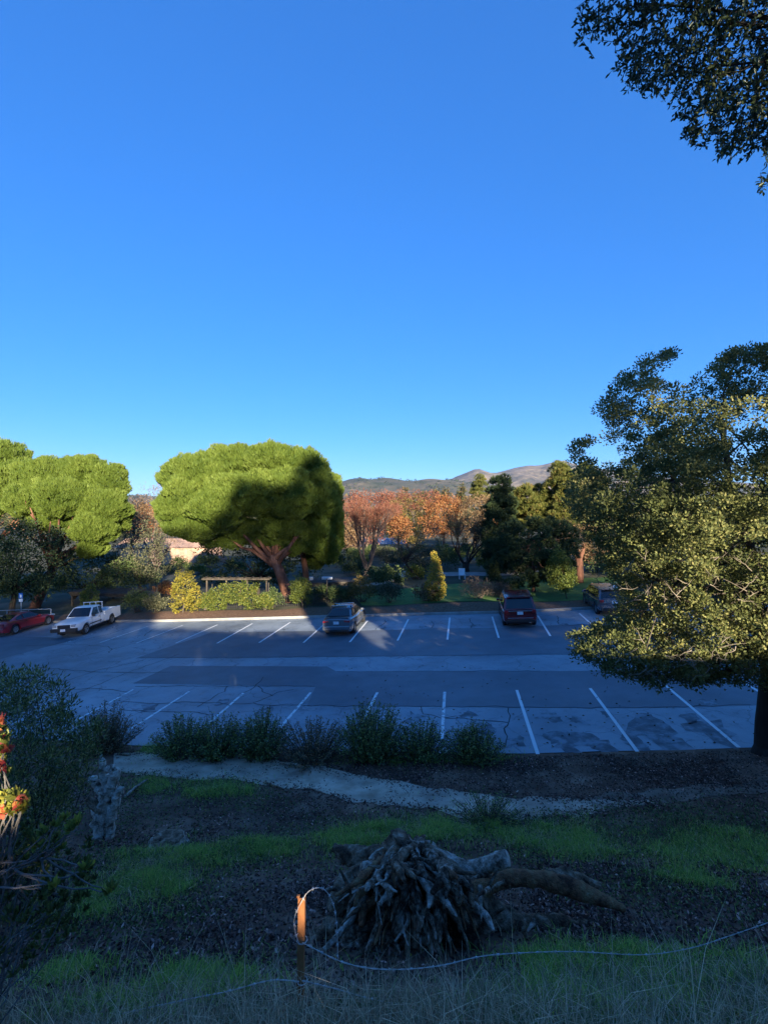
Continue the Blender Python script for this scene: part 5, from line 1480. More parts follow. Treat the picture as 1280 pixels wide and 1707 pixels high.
# flat sawn stump
fs_ = hpt(280, 1410)
ft_ = thing('sawn_stump', fs_, 'low flat sawn stump on bare soil right of the snag', 'stump')
V, Fs = [], []
nu = 40; prof = [(.36, -.06), (.33, .04), (.29, .11), (.275, .15), (.265, .16), (.12, .165)]
for j, (r_, z_) in enumerate(prof):
    for i in range(nu):
        a = 2 * math.pi * i / nu; k = 1 + (.10 * math.sin(a * 9) + .16 * mnoise.noise(Vector((math.cos(a) * 2, math.sin(a) * 2, j * .3)))) * (1.2 if j < 3 else .5)
        V.append((fs_.x + math.cos(a) * r_ * k, fs_.y + math.sin(a) * r_ * k, fs_.z + z_ + .015 * mnoise.noise(Vector((math.cos(a) * 5, math.sin(a) * 5, j)))))
for j in range(len(prof) - 1):
    for i in range(nu): Fs.append((j * nu + i, j * nu + (i + 1) % nu, (j + 1) * nu + (i + 1) % nu, (j + 1) * nu + i))
Fs.append(tuple((len(prof) - 1) * nu + i for i in range(nu)))
mb = MB(); mb.add(V[:4 * nu], [f for f in Fs if max(f) < 4 * nu]); mb.build('bark', M['greyroot'], ft_, smooth=True)
mb = MB(); mb.add(V[3 * nu:], [tuple(i - 3 * nu for i in f) for f in Fs if min(f) >= 3 * nu]); mb.build('cut_face', M['root'], ft_)
a, b_ = hpt(208, 1332), hpt(246, 1304)
gnarl([a + Vector((0, 0, .05)), a.lerp(b_, .5) + Vector((0, 0, .09)), b_ + Vector((0, 0, .08))], [.034, .03, .018], 8, .15, 6).build('fallen_stick', M['greyroot'], smooth=True)
setp(bpy.data.objects['fallen_stick'], 'pale fallen stick on the soil beside the knotted snag', 'stick')
for (q0, q1, r_, lab) in (((200, 1259), (218, 1260), .035, 'short stick lying at the left end of the dirt path'), ((440, 1306), (480, 1320), .03, 'dark stick lying along the lower edge of the dirt path')):
    a, b_ = hpt(*q0), hpt(*q1); gnarl([a + Vector((0, 0, .02)), a.lerp(b_, .5) + Vector((0, 0, .035)), b_ + Vector((0, 0, .02))], [r_, r_ * .9, r_ * .6], 7, .15, 6, 4).build('fallen_stick', M['root'], smooth=True)
    setp(bpy.data.objects[[o.name for o in bpy.data.objects if o.name.startswith('fallen_stick')][-1]], lab, 'stick')

# ================================================================ fence post and barbed wire
M['rust'] = noise_mat('rusted_steel', [(.3, (.22, .082, .034)), (.55, (.40, .155, .056)), (.75, (.50, .23, .095))], 14, 8, .75, .4, 60, stretch=(1, 1, .4), dist=.004)
M['wire'] = noise_mat('galvanised_wire', [(.3, (.42, .39, .36)), (.7, (.70, .66, .62))], 30, 4, .55, 0, metal=.2)
PD = 3.1
pt = P(502.5, 1497, PD); pbz = hill_z(pt.x, pt.y) - .25
post = thing('fence_post', (pt.x, pt.y, pbz), 'rusted steel angle post with its top lit orange by the sun', 'post')
mb = MB()
a_ = .042; th = .005
L_ = [(-a_ / 2, 0), (a_ / 2, 0), (a_ / 2, a_), (a_ / 2 - th, a_), (a_ / 2 - th, th), (-a_ / 2, th)]
lean = Vector((-.012, 0))
n = 14
for i in range(n):
    f0, f1_ = i / n, (i + 1) / n
V = []
for i in range(n + 1):
    f = i / n; z = lerp(pbz, pt.z, f)
    for x, y in L_: V.append((pt.x + x + lerp(-.014, 0, f) + (.004 * nz(f * 9, 2)), pt.y + y, z + (.006 * nz(x * 90, 3) if i == n else 0)))
Fs = [(i * 6 + k, i * 6 + (k + 1) % 6, (i + 1) * 6 + (k + 1) % 6, (i + 1) * 6 + k) for i in range(n) for k in range(6)]
Fs.append(tuple(n * 6 + k for k in range(6)))
mb.add(V, Fs); mb.build('angle_bar', M['rust'], post)
mb = MB(); mb.box((pt.x - .02, pt.y + .01, pt.z + .004), (.018, .014, .012)); mb.build('bent_lip', M['rust'], post)
for zz in (1572, 1640):
    q = P(503, zz, PD); mb = MB(); mb.tube([(q.x + .032 * math.cos(t_ * .7), q.y + .02 + .034 * math.sin(t_ * .7), q.z + .004 * t_ / 9) for t_ in range(19)], .0022, 5); mb.build('tie_wire', M['wire'], post)


def wire(name, label, pts, barb=.13, r=.0026):
    pts = [Vector(p) for p in pts]
    Q = []
    for i in range(len(pts) - 1):
        p0 = pts[max(0, i - 1)]; p1 = pts[i]; p2 = pts[i + 1]; p3 = pts[min(len(pts) - 1, i + 2)]
        for k in range(10):
            t_ = k / 10; Q.append(.5 * ((2 * p1) + (p2 - p0) * t_ + (2 * p0 - 5 * p1 + 4 * p2 - p3) * t_ * t_ + (3 * p1 - p0 - 3 * p2 + p3) * t_ ** 3))
    Q.append(pts[-1])
    S = [Q[0]]
    for q in Q[1:]:
        k = max(1, int((q - S[-1]).length / .012))
        s0 = S[-1]
        for i in range(1, k + 1): S.append(s0.lerp(q, i / k))
    t = thing(name, pts[0], label, 'barbed wire', 'barbed wires on the post')
    for ph in (0, math.pi):
        mb = MB(); u = Vector((0, 1, 0)); v = Vector((.2, 0, 1)).normalized()
        mb.tube([q + (u * math.cos(i * .62 + ph) + v * math.sin(i * .62 + ph)) * r * .9 for i, q in enumerate(S)], r * .75, 4, True); mb.build('strand', M['wire'], t, smooth=True)
    acc = 0
    for a, b_ in zip(S, S[1:]):
        acc += (b_ - a).length
        if acc > barb:
            acc = 0; mb = MB()
            for k in range(4):
                dv = Vector((random.uniform(-1, 1), random.uniform(-1, 1), random.uniform(-1, 1))).normalized() * .016
                mb.tube([a, a + dv], [.0018, .0007], 3)
            mb.box(a, (.010, .009, .009)); mb.build('barb', M['wire'], t)


W = lambda *l: [P(x, y, d) for x, y, d in l]
wire('barbed_wire', 'curled barbed wire looping over the top of the post', W((499, 1573, 3.08), (492, 1552, 3.06), (491, 1530, 3.06), (500, 1508, 3.08), (512, 1488, 3.1), (526, 1480, 3.12), (540, 1482, 3.14), (551, 1496, 3.16), (558, 1516, 3.18), (562, 1550, 3.2), (563, 1600, 3.22)), .07)
wire('barbed_wire', 'upper barbed wire sagging right from the post across the stump', W((504, 1571, 3.08), (530, 1584, 3.1), (570, 1603, 3.15), (620, 1614, 3.2), (680, 1615, 3.3), (740, 1608, 3.4), (800, 1594, 3.5), (870, 1588, 3.6), (960, 1586, 3.75), (1070, 1591, 3.9), (1150, 1580, 4.0), (1220, 1558, 4.05), (1330, 1520, 4.1)), .16)
wire('barbed_wire', 'lower barbed wire running right from the post into the dry grass', W((504, 1634, 3.08), (560, 1648, 3.12), (620, 1665, 3.16), (680, 1676, 3.2), (740, 1680, 3.24), (820, 1690, 3.3)), .16)
wire('barbed_wire', 'lower barbed wire running left from the post', W((499, 1636, 3.08), (450, 1634, 3.12), (380, 1652, 3.16), (300, 1668, 3.2), (200, 1690, 3.22)), .16)
# ================================================================ vehicles
random.seed(41)
M['glass'] = plain('car_glass', (.012, .014, .016), .04, 0, .6, 0, .05)
M['tyre'] = plain('tyre_rubber', (.018, .018, .019), .85)
M['rim'] = plain('alloy_rim', (.52, .53, .54), .32, .85)
M['black'] = plain('black_plastic', (.022, .022, .024), .6)
M['chrome'] = plain('bright_trim', (.62, .63, .64), .2, .9)
M['plate'] = plain('number_plate', (.72, .73, .76), .5)
M['lampred'] = plain('tail_lamp', (.32, .018, .018), .18, 0, .6, .5)
M['lampclear'] = plain('head_lamp', (.36, .37, .39), .12, .2, .6, .5)
M['white_paint'] = plain('white_car_paint', (.74, .75, .76), .32, 0, .5, .6, .04)
M['red_paint'] = plain('red_car_paint', (.30, .016, .024), .28, 0, .5, .8, .08)
M['maroon_paint'] = plain('maroon_car_paint', (.13, .012, .017), .22, .15, .5, .8, .08)
M['grey_paint'] = plain('grey_car_paint', (.17, .18, .20), .22, .45, .5, .7, .06)
M['slate_paint'] = plain('slate_car_paint', (.095, .105, .125), .22, .3, .5, .7, .06)


def loft(stations, ring):
    """closed rings (lists of points) joined end to end"""
    rings = [ring(*s) for s in stations]
    n = len(rings[0]); mb = MB()
    vs = [p for r in rings for p in r]
    fs = [(i * n + k, i * n + (k + 1) % n, (i + 1) * n + (k + 1) % n, (i + 1) * n + k) for i in range(len(rings) - 1) for k in range(n)]
    fs.append(tuple(range(n - 1, -1, -1))); fs.append(tuple((len(rings) - 1) * n + k for k in range(n)))
    mb.add(vs, fs)
    return mb


def body_ring(y, zb, zt, w):
    h = zt - zb
    half = [(.0, zt + .015), (.55 * w, zt + .008), (.86 * w, zt - .03), (.965 * w, zt - .10 * h - .03), (w, zb + .58 * h), (w * .995, zb + .34 * h), (.965 * w, zb + .12 * h), (.88 * w, zb)]
    return [(x, y, z) for x, z in half] + [(-x, y, z) for x, z in half[::-1][:-1]]


def smooth_stations(st, k=5):
    out = []
    n = len(st)
    for i in range(n - 1):
        for j in range(k):
            t = j / k
            row = []
            for c in range(len(st[0])):
                row.append(lerp(st[i][c], st[i + 1][c], t))
            out.append(tuple(row))
    out.append(st[-1])
    # gentle smoothing of the profile
    for _ in range(2):
        o2 = [out[0]]
        for i in range(1, len(out) - 1):
            o2.append(tuple([out[i][0]] + [(out[i - 1][c] + 2 * out[i][c] + out[i + 1][c]) / 4 for c in range(1, len(out[0]))]))
        o2.append(out[-1]); out = o2
    return out


def cut_wheels(o, axles, rw, width, zc):
    """wheel arches cut from the body"""
    mods = []
    for y in axles:
        for s in (-1, 1):
            mb = MB(); mb.tube([(s * (width - .30), y, zc), (s * (width + .2), y, zc)], rw, 28)
            c = mb.build('arch_cutter', M['black'], None)
            mods.append(c)
            m = o.modifiers.new('arch', 'BOOLEAN'); m.operation = 'DIFFERENCE'; m.object = c; m.solver = 'EXACT'
            c.parent = o.parent
    bpy.context.view_layer.update()
    dg = bpy.context.evaluated_depsgraph_get()
    me = bpy.data.meshes.new_from_object(o.evaluated_get(dg))
    o.modifiers.clear()
    o.data = me
    for c in mods: bpy.data.objects.remove(c)
    me.polygons.foreach_set('use_smooth', [True] * len(me.polygons)); me.set_sharp_from_angle(angle=R(32))


def wheel(root, x, y, r, wd, side, spokes=5, rimmat='rim'):
    prof = [(r * .62, -wd / 2), (r * .88, -wd / 2 - .004), (r * .97, -wd * .40), (r, -wd * .2), (r, wd * .2), (r * .97, wd * .40), (r * .88, wd / 2 + .004), (r * .62, wd / 2)]
    n = 28; vs = []; fs = []
    for i in range(n):
        a = 2 * math.pi * i / n
        for rr, xx in prof: vs.append((x + xx, y + math.cos(a) * rr, r + math.sin(a) * rr))
    m = len(prof)
    for i in range(n):
        for k in range(m - 1): fs.append((i * m + k, ((i + 1) % n) * m + k, ((i + 1) % n) * m + k + 1, i * m + k + 1))
    mb = MB(); mb.add(vs, fs); t = mb.build('wheel', M['tyre'], root, smooth=True, local=True, sharp=50)
    xo = x + side * wd * .42
    mb = MB()
    for i in range(n):      # rim ring and hub
        a0, a1 = 2 * math.pi * i / n, 2 * math.pi * (i + 1) / n
        for r0, r1, xa, xb in ((r * .66, r * .56, xo, xo - side * .02), (r * .56, .05, xo - side * .10, xo - side * .10), (.07, .0001, xo + side * .005, xo + side * .005)):
            q = [(xa, y + math.cos(a) * rr, r + math.sin(a) * rr) for rr, a in ((r0, a0), (r0, a1))] + [(xb, y + math.cos(a) * rr, r + math.sin(a) * rr) for rr, a in ((r1, a1), (r1, a0))]
            mb.add(q, [(0, 1, 2, 3)])
    for k in range(spokes):
        a = 2 * math.pi * k / spokes + .3
        c = Vector((xo - side * .015, y + math.cos(a) * r * .32, r + math.sin(a) * r * .32))
        rot = Matrix.Rotation(a, 3, 'X')
        mb.box(c, (.03, r * .60, r * .17), rot)
    mb.build('rim', M[rimmat], t, local=True)


def quadpanel(name, mat, root, pts, lift=.006, inset=0.0, smooth=False):
    """thin panel on a car: corner points in order, lifted outward and given thickness"""
    pts = [Vector(p) for p in pts]
    c = sum(pts, Vector()) / len(pts)
    nrm = Vector((0, 0, 0))
    for i in range(len(pts)):
        nrm += (pts[i] - c).cross(pts[(i + 1) % len(pts)] - c)
    nrm.normalize()
    if nrm.dot(c - Vector((0, c.y * .2, .6))) < 0: nrm = -nrm
    if inset: pts = [p + (c - p).normalized() * inset for p in pts]
    n = len(pts)
    vs = [p - nrm * .012 for p in pts] + [p + nrm * lift for p in pts]
    fs = [tuple(range(n, 2 * n))] + [(i, (i + 1) % n, n + (i + 1) % n, n + i) for i in range(n)]
    mb = MB(); mb.add(vs, fs)
    return mb.build(name, mat, root, local=True)


def make_car(name, label, cat, loc, heading, S):
    """S: dict of the car's measures. Local +y is forward."""
    pm = M[S['paint']]
    rz = -heading
    slope = math.atan(TILT)
    root = thing(name, loc, label, cat, 'cars in the car park', rz)
    root.rotation_euler = (Matrix.Rotation(-slope, 3, 'Y') @ Matrix.Rotation(rz, 3, 'Z')).to_euler()
    st = smooth_stations(S['body'])
    body = loft(st, body_ring).build('body', pm, root, smooth=True, local=True, sharp=38)
    wmax = max(s[3] for s in S['body'])
    cut_wheels(body, S['axles'], S['wr'] + .055, wmax, S['wr'] + .01)
    # underbody and arches
    mb = MB(); mb.box((0, (S['axles'][0] + S['axles'][1]) / 2, .32), (wmax * 1.5, S['axles'][1] - S['axles'][0] + 1.4, .2)); mb.build('underbody', M['black'], root, local=True)
    for y in S['axles']:
        for s in (-1, 1): wheel(root, s * (wmax - .13), y, S['wr'], .21, s, S.get('spokes', 5))
    # greenhouse: yb base, yt top for windscreen (a) and rear window (c)
    g = S['cab']
    ya, yat, yct, yc = g['ya'], g['yat'], g['yct'], g['yc']
    zb0, zb1, zr = g['zbf'], g['zbr'], g['zr']
    wb, wt = g['wb'], g['wt']
    zrf, zrr = g.get('zrf', zr - .03), g.get('zrr', zr - .03)
    A = {}
    for s in (-1, 1):
        A[s] = dict(ab=Vector((s * wb * .97, ya, zb0)), at=Vector((s * wt * .97, yat, zrf)), ct=Vector((s * wt * .96, yct, zrr)), cb=Vector((s * wb * .97, yc, zb1)))
    # shell with a crowned roof
    vs, fs = [], []
    roofy = [yat, lerp(yat, yct, .33), lerp(yat, yct, .66), yct]
    roofz = [zrf, zr, zr, zrr]
    rings = []
    def row(y, z, wside, crown):
        return [(-wside, y, z - .03), (-wside * .86, y, z + crown * .4), (-wside * .4, y, z + crown), (wside * .4, y, z + crown), (wside * .86, y, z + crown * .4), (wside, y, z - .03)]
    rows = [row(ya, zb0, wb, -.0)] + [row(y, z, wt, .022) for y, z in zip(roofy, roofz)] + [row(yc, zb1, wb, -.0)]
    # drop to belt: add lower rows so the sides are closed
    m = 6
    vs = [p for r in rows for p in r]
    for i in range(len(rows) - 1):
        for k in range(m - 1): fs.append((i * m + k, i * m + k + 1, (i + 1) * m + k + 1, (i + 1) * m + k))
    for s, k in ((-1, 0), (1, 5)):
        side = [i * m + k for i in range(len(rows))]
        fs.append(tuple(side) if s < 0 else tuple(side[::-1]))
    mb = MB(); mb.add(vs, fs); mb.build('roof_shell', pm, root, smooth=True, local=True, sharp=28)
    # glass
    a, b = A[-1], A[1]
    f = .10
    def mixp(p, q, t): return p.lerp(q, t)
    quadpanel('windscreen', M['glass'], root, [mixp(a['ab'], a['at'], .06) + Vector((.07, 0, 0)), mixp(b['ab'], b['at'], .06) - Vector((.07, 0, 0)), mixp(b['ab'], b['at'], .93) - Vector((.07, 0, 0)), mixp(a['ab'], a['at'], .93) + Vector((.07, 0, 0))], .030)
    if g.get('rear', True):
        quadpanel('rear_window', M['glass'], root, [mixp(a['cb'], a['ct'], .10) + Vector((.09, 0, 0)), mixp(b['cb'], b['ct'], .10) - Vector((.09, 0, 0)), mixp(b['cb'], b['ct'], .92) - Vector((.09, 0, 0)), mixp(a['cb'], a['ct'], .92) + Vector((.09, 0, 0))], .030)
    for s in (-1, 1):
        q = A[s]
        def onside(y, t):
            """point on the side plane at length y, height fraction t"""
            zbelt = lerp(q['ab'].z, q['cb'].z, (y - ya) / (yc - ya))
            # roof limit line following the pillars
            if y > yat: zt = lerp(zb0, zrf, (ya - y) / (ya - yat))
            elif y < yct: zt = lerp(zb1, zrr, (y - yc) / (yct - yc))
            else: zt = zr - .02
            z = lerp(zbelt + .03, zt - .05, t)
            x = lerp(wb, wt, min(1, max(0, (z - zbelt) / (zr - zbelt))))
            return Vector((s * x, y, z))
        for (y0, y1) in g['win']:
            pts = [onside(y0, 0), onside(y1, 0)]
            top = []
            for k in range(5):
                y = lerp(y1, y0, k / 4); p = onside(y, 1)
                if p.z > onside(y, 0).z + .02: top.append(p)
            quadpanel('side_window', M['glass'], root, pts + top, .012)
        mb = MB(); yy = g['mirror']; mb.box((s * (wb + .10), yy, zb0 + .06), (.17, .10, .13)); mb.build('mirror', pm if S.get('mirror_paint', True) else M['black'], root, local=True, bevel=.025)
        for yy, zz in S['handles']:
            mb = MB(); mb.box((s * (wmax + .004), yy, zz), (.03, .16, .03)); mb.build('door_handle', M['chrome' if S.get('chrome') else 'black'] if S.get('chrome') or not S.get('handle_paint') else pm, root, local=True)
        for yy, z0, z1 in S['seams']:
            mb = MB(); mb.box((s * (wmax - .004), yy, (z0 + z1) / 2), (.012, .012, z1 - z0)); mb.build('door_seam', M['black'], root, local=True)
        mb = MB(); mb.box((s * (wmax - .012), (S['axles'][0] + S['axles'][1]) / 2, S.get('sill', .30)), (.04, (S['axles'][1] - S['axles'][0]) - 2 * S['wr'] - .14, .07)); mb.build('sill_trim', M[S.get('sillmat', 'black')], root, local=True)
    for nm, mt, c, s, bv in S['bits']:
        mb = MB(); mb.box(c, s); mb.build(nm, M[mt] if mt != 'paint' else pm, root, local=True, bevel=bv)
    return root


# ---- sedan (grey, rear towards the viewer)
SED = dict(paint='grey_paint', axles=(-1.42, 1.40), wr=.325, spokes=5, body=[(-2.36, .42, .72, .62), (-2.32, .30, .95, .78), (-2.1, .24, 1.03, .87), (-1.5, .22, 1.02, .905), (-.6, .21, .94, .915), (.4, .21, .93, .915), (.95, .21, .93, .91), (1.6, .22, .86, .89), (2.1, .24, .76, .80), (2.3, .30, .64, .62)],
           cab=dict(ya=1.12, yat=.30, yct=-.95, yc=-1.78, zbf=.91, zbr=1.00, zr=1.43, zrf=1.40, zrr=1.36, wb=.80, wt=.60, win=[(.82, -.06), (-.13, -1.02), (-1.08, -1.40)], mirror=.80), handles=[(-.10, .80), (-1.05, .82)], seams=[(.78, .32, .88), (-.10, .32, .90), (-1.05, .55, .92)],
           bits=[('tail_lamp', 'lampred', (-.62, -2.29, .86), (.34, .10, .10), .02), ('tail_lamp', 'lampred', (.62, -2.29, .86), (.34, .10, .10), .02), ('number_plate', 'plate', (0, -2.368, .80), (.32, .02, .16), 0), ('bumper', 'grey_paint', (0, -2.30, .50), (1.62, .18, .24), .05), ('bumper_valance', 'black', (0, -2.27, .33), (1.4, .2, .12), .03),
                 ('boot_spoiler', 'paint', (0, -2.12, 1.045), (1.4, .12, .03), .01), ('boot_seam', 'black', (0, -2.325, .945), (1.2, .02, .012), 0), ('head_lamp', 'lampclear', (.6, 2.12, .66), (.34, .2, .12), .03), ('head_lamp', 'lampclear', (-.6, 2.12, .66), (.34, .2, .12), .03),
                 ('roof_rack_bar', 'chrome', (0, -.15, 1.52), (1.22, .07, .035), .012), ('roof_rack_bar', 'chrome', (0, -.85, 1.51), (1.22, .07, .035), .012), ('rack_foot', 'black', (.58, -.15, 1.46), (.06, .1, .11), 0), ('rack_foot', 'black', (-.58, -.15, 1.46), (.06, .1, .11), 0), ('rack_foot', 'black', (.58, -.85, 1.45), (.06, .1, .11), 0), ('rack_foot', 'black', (-.58, -.85, 1.45), (.06, .1, .11), 0),
                 ('grille', 'black', (0, 2.29, .55), (.9, .06, .2), .02), ('brake_lamp', 'lampred', (0, -1.15, 1.30), (.2, .03, .02), 0)])
HD = R(9.0)
fw = Vector((math.sin(HD), math.cos(HD), 0))
rear = G(562, 1061)
c = rear + fw * 2.30
make_car('sedan_car', 'silver grey sedan with roof bars, its rear to the viewer', 'car', (c.x, c.y, TILT * c.x + .006), HD, SED)

# ---- SUV body shared measures
def suv(paint, zr=1.72, L=2.35, w=.955, spare=None, chrome=True, rails='black', railz=0.05):
    return dict(paint=paint, axles=(-1.42, 1.42), wr=.365, spokes=6, chrome=chrome, sill=.36, sillmat='black',
                body=[(-L, .52, .80, w - .16), (-L + .05, .38, 1.02, w - .06), (-L + .3, .32, 1.06, w - .015), (-1.4, .28, 1.05, w), (-.5, .27, 1.03, w), (.5, .27, 1.03, w), (1.05, .27, 1.03, w), (1.7, .28, 1.0, w - .02), (2.1, .32, .92, w - .09), (L - .02, .42, .78, w - .22)],
                cab=dict(ya=1.16, yat=.42, yct=-1.92, yc=-2.22, zbf=1.02, zbr=1.03, zr=zr, zrf=zr - .05, zrr=zr - .06, wb=w - .06, wt=w - .20, win=[(.92, .06), (-.02, -.95), (-1.05, -1.78)], mirror=.85), handles=[(-.02, .92), (-1.0, .93)], seams=[(.86, .40, .98), (-.02, .40, 1.0), (-1.0, .60, 1.0)],
                bits=[('tail_lamp', 'lampred', (-(w - .20), -L + .05, .95), (.24, .14, .15), .03), ('tail_lamp', 'lampred', (w - .20, -L + .05, .95), (.24, .14, .15), .03), ('number_plate', 'plate', (0, -L - .008, .86), (.32, .02, .16), 0), ('bumper', 'paint', (0, -L + .02, .62), (w * 1.72, .14, .22), .04), ('bumper_cover', 'black', (0, -L + .03, .44), (w * 1.66, .16, .18), .03),
                      ('bumper_strip', 'chrome', (0, -L - .04, .60), (w * 1.45, .03, .035), 0), ('tailgate_strip', 'chrome', (0, -L + .0, .985), (w * 1.35, .03, .04), 0), ('badge', 'chrome', (0, -L - .004, .965), (.12, .03, .05), .01), ('rear_spoiler', 'paint', (0, -2.02, zr - .03), (1.3, .22, .04), .012),
                      ('head_lamp', 'lampclear', (.66, L - .16, .80), (.34, .2, .14), .03), ('head_lamp', 'lampclear', (-.66, L - .16, .80), (.34, .2, .14), .03), ('grille', 'black', (0, L - .03, .66), (.9, .06, .26), .02),
                      ('roof_rail', rails, (w - .25, -.75, zr + railz), (.045, 1.9, .035), .012), ('roof_rail', rails, (-(w - .25), -.75, zr + railz), (.045, 1.9, .035), .012), ('exhaust', 'chrome', (.5, -L + .0, .34), (.1, .1, .05), .01)])


rear = G(868, 1047)
c = rear + fw * 2.30
make_car('suv_car', 'dark maroon SUV parked with its rear to the viewer', 'car', (c.x, c.y, TILT * c.x + .006), HD, suv('maroon_paint', 1.74, rails='chrome'))
c = Vector((14.6, 33.0, 0)); c = G(1004, 1018) + Vector((.35, .5, 0))
make_car('estate_car', 'slate grey crossover with pale roof rails, half hidden by the oak', 'car', (c.x, c.y, TILT * c.x + .006), HD, suv('slate_paint', 1.62, 2.3, .92, rails='chrome', railz=.07))

# ---- red coupe (left edge, nose to the kerb)
COU = dict(paint='red_paint', axles=(-1.38, 1.42), wr=.335, spokes=7, body=[(-2.25, .42, .74, .66), (-2.2, .28, .92, .80), (-1.95, .22, .99, .88), (-1.4, .20, .97, .915), (-.6, .19, .88, .91), (.4, .19, .86, .905), (.9, .19, .86, .905), (1.5, .20, .82, .90), (2.0, .22, .70, .82), (2.28, .30, .56, .60)],
           cab=dict(ya=1.05, yat=.15, yct=-.75, yc=-1.72, zbf=.85, zbr=.95, zr=1.33, zrf=1.30, zrr=1.27, wb=.80, wt=.58, win=[(.70, -.60), (-.68, -1.20)], mirror=.66), handles=[(-.45, .76)], seams=[(.72, .28, .82), (-.55, .28, .85)],
           bits=[('tail_lamp', 'lampred', (-.62, -2.20, .80), (.34, .1, .14), .02), ('tail_lamp', 'lampred', (.62, -2.20, .80), (.34, .1, .14), .02), ('number_plate', 'plate', (0, -2.262, .66), (.32, .02, .16), 0), ('bumper', 'paint', (0, -2.2, .44), (1.6, .16, .26), .05), ('boot_seam', 'black', (0, -2.21, .90), (1.2, .02, .012), 0),
                 ('head_lamp', 'lampclear', (.66, 2.0, .64), (.26, .34, .12), .03), ('head_lamp', 'lampclear', (-.66, 2.0, .64), (.26, .34, .12), .03), ('grille', 'black', (0, 2.27, .45), (.8, .06, .18), .02)])
rw_ = (G(28, 1056) + G(78, 1042)) / 2
c = rw_ - Vector((math.cos(HD), -math.sin(HD), 0)) * .80
make_car('coupe_car', 'red coupe cut off by the left edge of the picture', 'car', (c.x, c.y, TILT * c.x + .006), HD, COU)

# ---- white pickup (nose to the viewer)
PU = dict(paint='white_paint', axles=(-1.50, 1.52), wr=.36, spokes=5, mirror_paint=False, sill=.40, sillmat='black',
          body=[(-.62, .42, 1.06, .86), (-.55, .38, 1.08, .88), (0, .36, 1.08, .885), (.7, .36, 1.07, .885), (.98, .36, 1.06, .885), (1.6, .37, 1.03, .88), (2.2, .40, .98, .85), (2.48, .44, .90, .82), (2.53, .52, .80, .78)],
          cab=dict(ya=1.02, yat=.42, yct=-.42, yc=-.56, zbf=1.05, zbr=1.07, zr=1.66, zrf=1.63, zrr=1.63, wb=.83, wt=.68, win=[(.80, .0), (-.10, -.44)], mirror=.76), handles=[(.08, .92)], seams=[(.90, .45, 1.02), (-.04, .45, 1.04)],
          bits=[('grille', 'black', (0, 2.50, .76), (.86, .09, .22), .02), ('head_lamp', 'lampclear', (.62, 2.46, .80), (.30, .16, .17), .03), ('head_lamp', 'lampclear', (-.62, 2.46, .80), (.30, .16, .17), .03), ('bumper', 'black', (0, 2.52, .54), (1.72, .24, .24), .05), ('number_plate', 'plate', (0, 2.646, .55), (.32, .02, .16), 0),
                ('side_stripe', 'black', (.884, .5, .62), (.02, 1.3, .07), 0), ('side_stripe', 'black', (-.884, .5, .62), (.02, 1.3, .07), 0)])
PHD = R(180 + 1.5)
fl_ = G(131, 1062)
fv = Vector((math.sin(PHD), math.cos(PHD), 0)); rv = Vector((math.cos(PHD), -math.sin(PHD), 0))
c = fl_ - fv * 2.35 + rv * .80
pk = make_car('pickup_truck', 'white extended cab pickup parked nose out with a rack behind the cab', 'truck', (c.x, c.y, TILT * c.x + .006), PHD, PU)
# cargo bed: open box with walls
W_ = .87
arch = [(-1.50 + .41 * math.cos(math.pi * k / 12), .40 + .40 * math.sin(math.pi * k / 12)) for k in range(13)][::-1]
prof = [(-2.60, .46)] + arch + [(-.62, .44), (-.62, 1.12), (-2.60, 1.14)]
mb = MB(); n_ = len(prof)
for sd_ in (-1, 1):
    vs = [(sd_ * W_, y, z) for y, z in prof] + [(sd_ * (W_ - .07), y, z) for y, z in prof]
    mb.add(vs, [tuple(range(n_)), tuple(range(2 * n_ - 1, n_ - 1, -1))] + [(i, (i + 1) % n_, n_ + (i + 1) % n_, n_ + i) for i in range(n_)])
    mb.box((sd_ * (W_ - .07), -1.61, 1.15), (.16, 1.98, .03))
mb.box((0, -.655, .82), (1.60, .05, .60))
mb.build('cargo_bed', M['white_paint'], pk, local=True)
mb = MB(); mb.box((0, -1.62, .60), (1.60, 1.92, .05)); mb.build('bed_floor', M['black'], pk, local=True)
mb = MB(); mb.box((0, -2.60, .84), (1.70, .06, .54)); mb.build('tailgate', M['white_paint'], pk, local=True, bevel=.012)
mb = MB(); mb.box((0, -2.69, .50), (1.62, .12, .16)); mb.build('bumper', M['black'], pk, local=True, bevel=.02)
for s in (-1, 1):
    mb = MB(); mb.box((s * .76, -2.635, .92), (.14, .03, .26)); mb.build('tail_lamp', M['lampred'], pk, local=True)
mb = MB()
for s in (-.66, -.22, .22, .66): mb.box((s, -.70, 1.46), (.04, .04, .68))
mb.box((0, -.70, 1.80), (1.40, .045, .045)); mb.box((0, -.70, 1.50), (1.36, .03, .03))
mb.build('cab_rack', M['white_paint'], pk, local=True)

# ================================================================ small built things
M['galv'] = plain('galvanised_pipe', (.36, .36, .36), .45, .6)
M['blue'] = plain('blue_sign_face', (.03, .16, .48), .5)
M['white'] = plain('white_sign_face', (.72, .74, .76), .5)
M['ironblack'] = plain('black_iron', (.014, .014, .015), .5)
M['shade'] = noise_mat('dark_timber', [(.3, (.028, .023, .018)), (.7, (.075, .062, .05))], 3, 6, .9, .4, stretch=(1, .2, 1))
M['wallpale'] = noise_mat('pale_render', [(.3, (.42, .40, .37)), (.7, (.60, .58, .54))], .6, 5, .9, .2)
M['rooftan'] = noise_mat('tan_roof', [(.3, (.34, .20, .14)), (.7, (.50, .33, .24))], 1.2, 6, .9, .4)
M['roofblue'] = noise_mat('blue_grey_roof', [(.3, (.13, .17, .23)), (.7, (.22, .27, .34))], .8, 5, .8, .3)

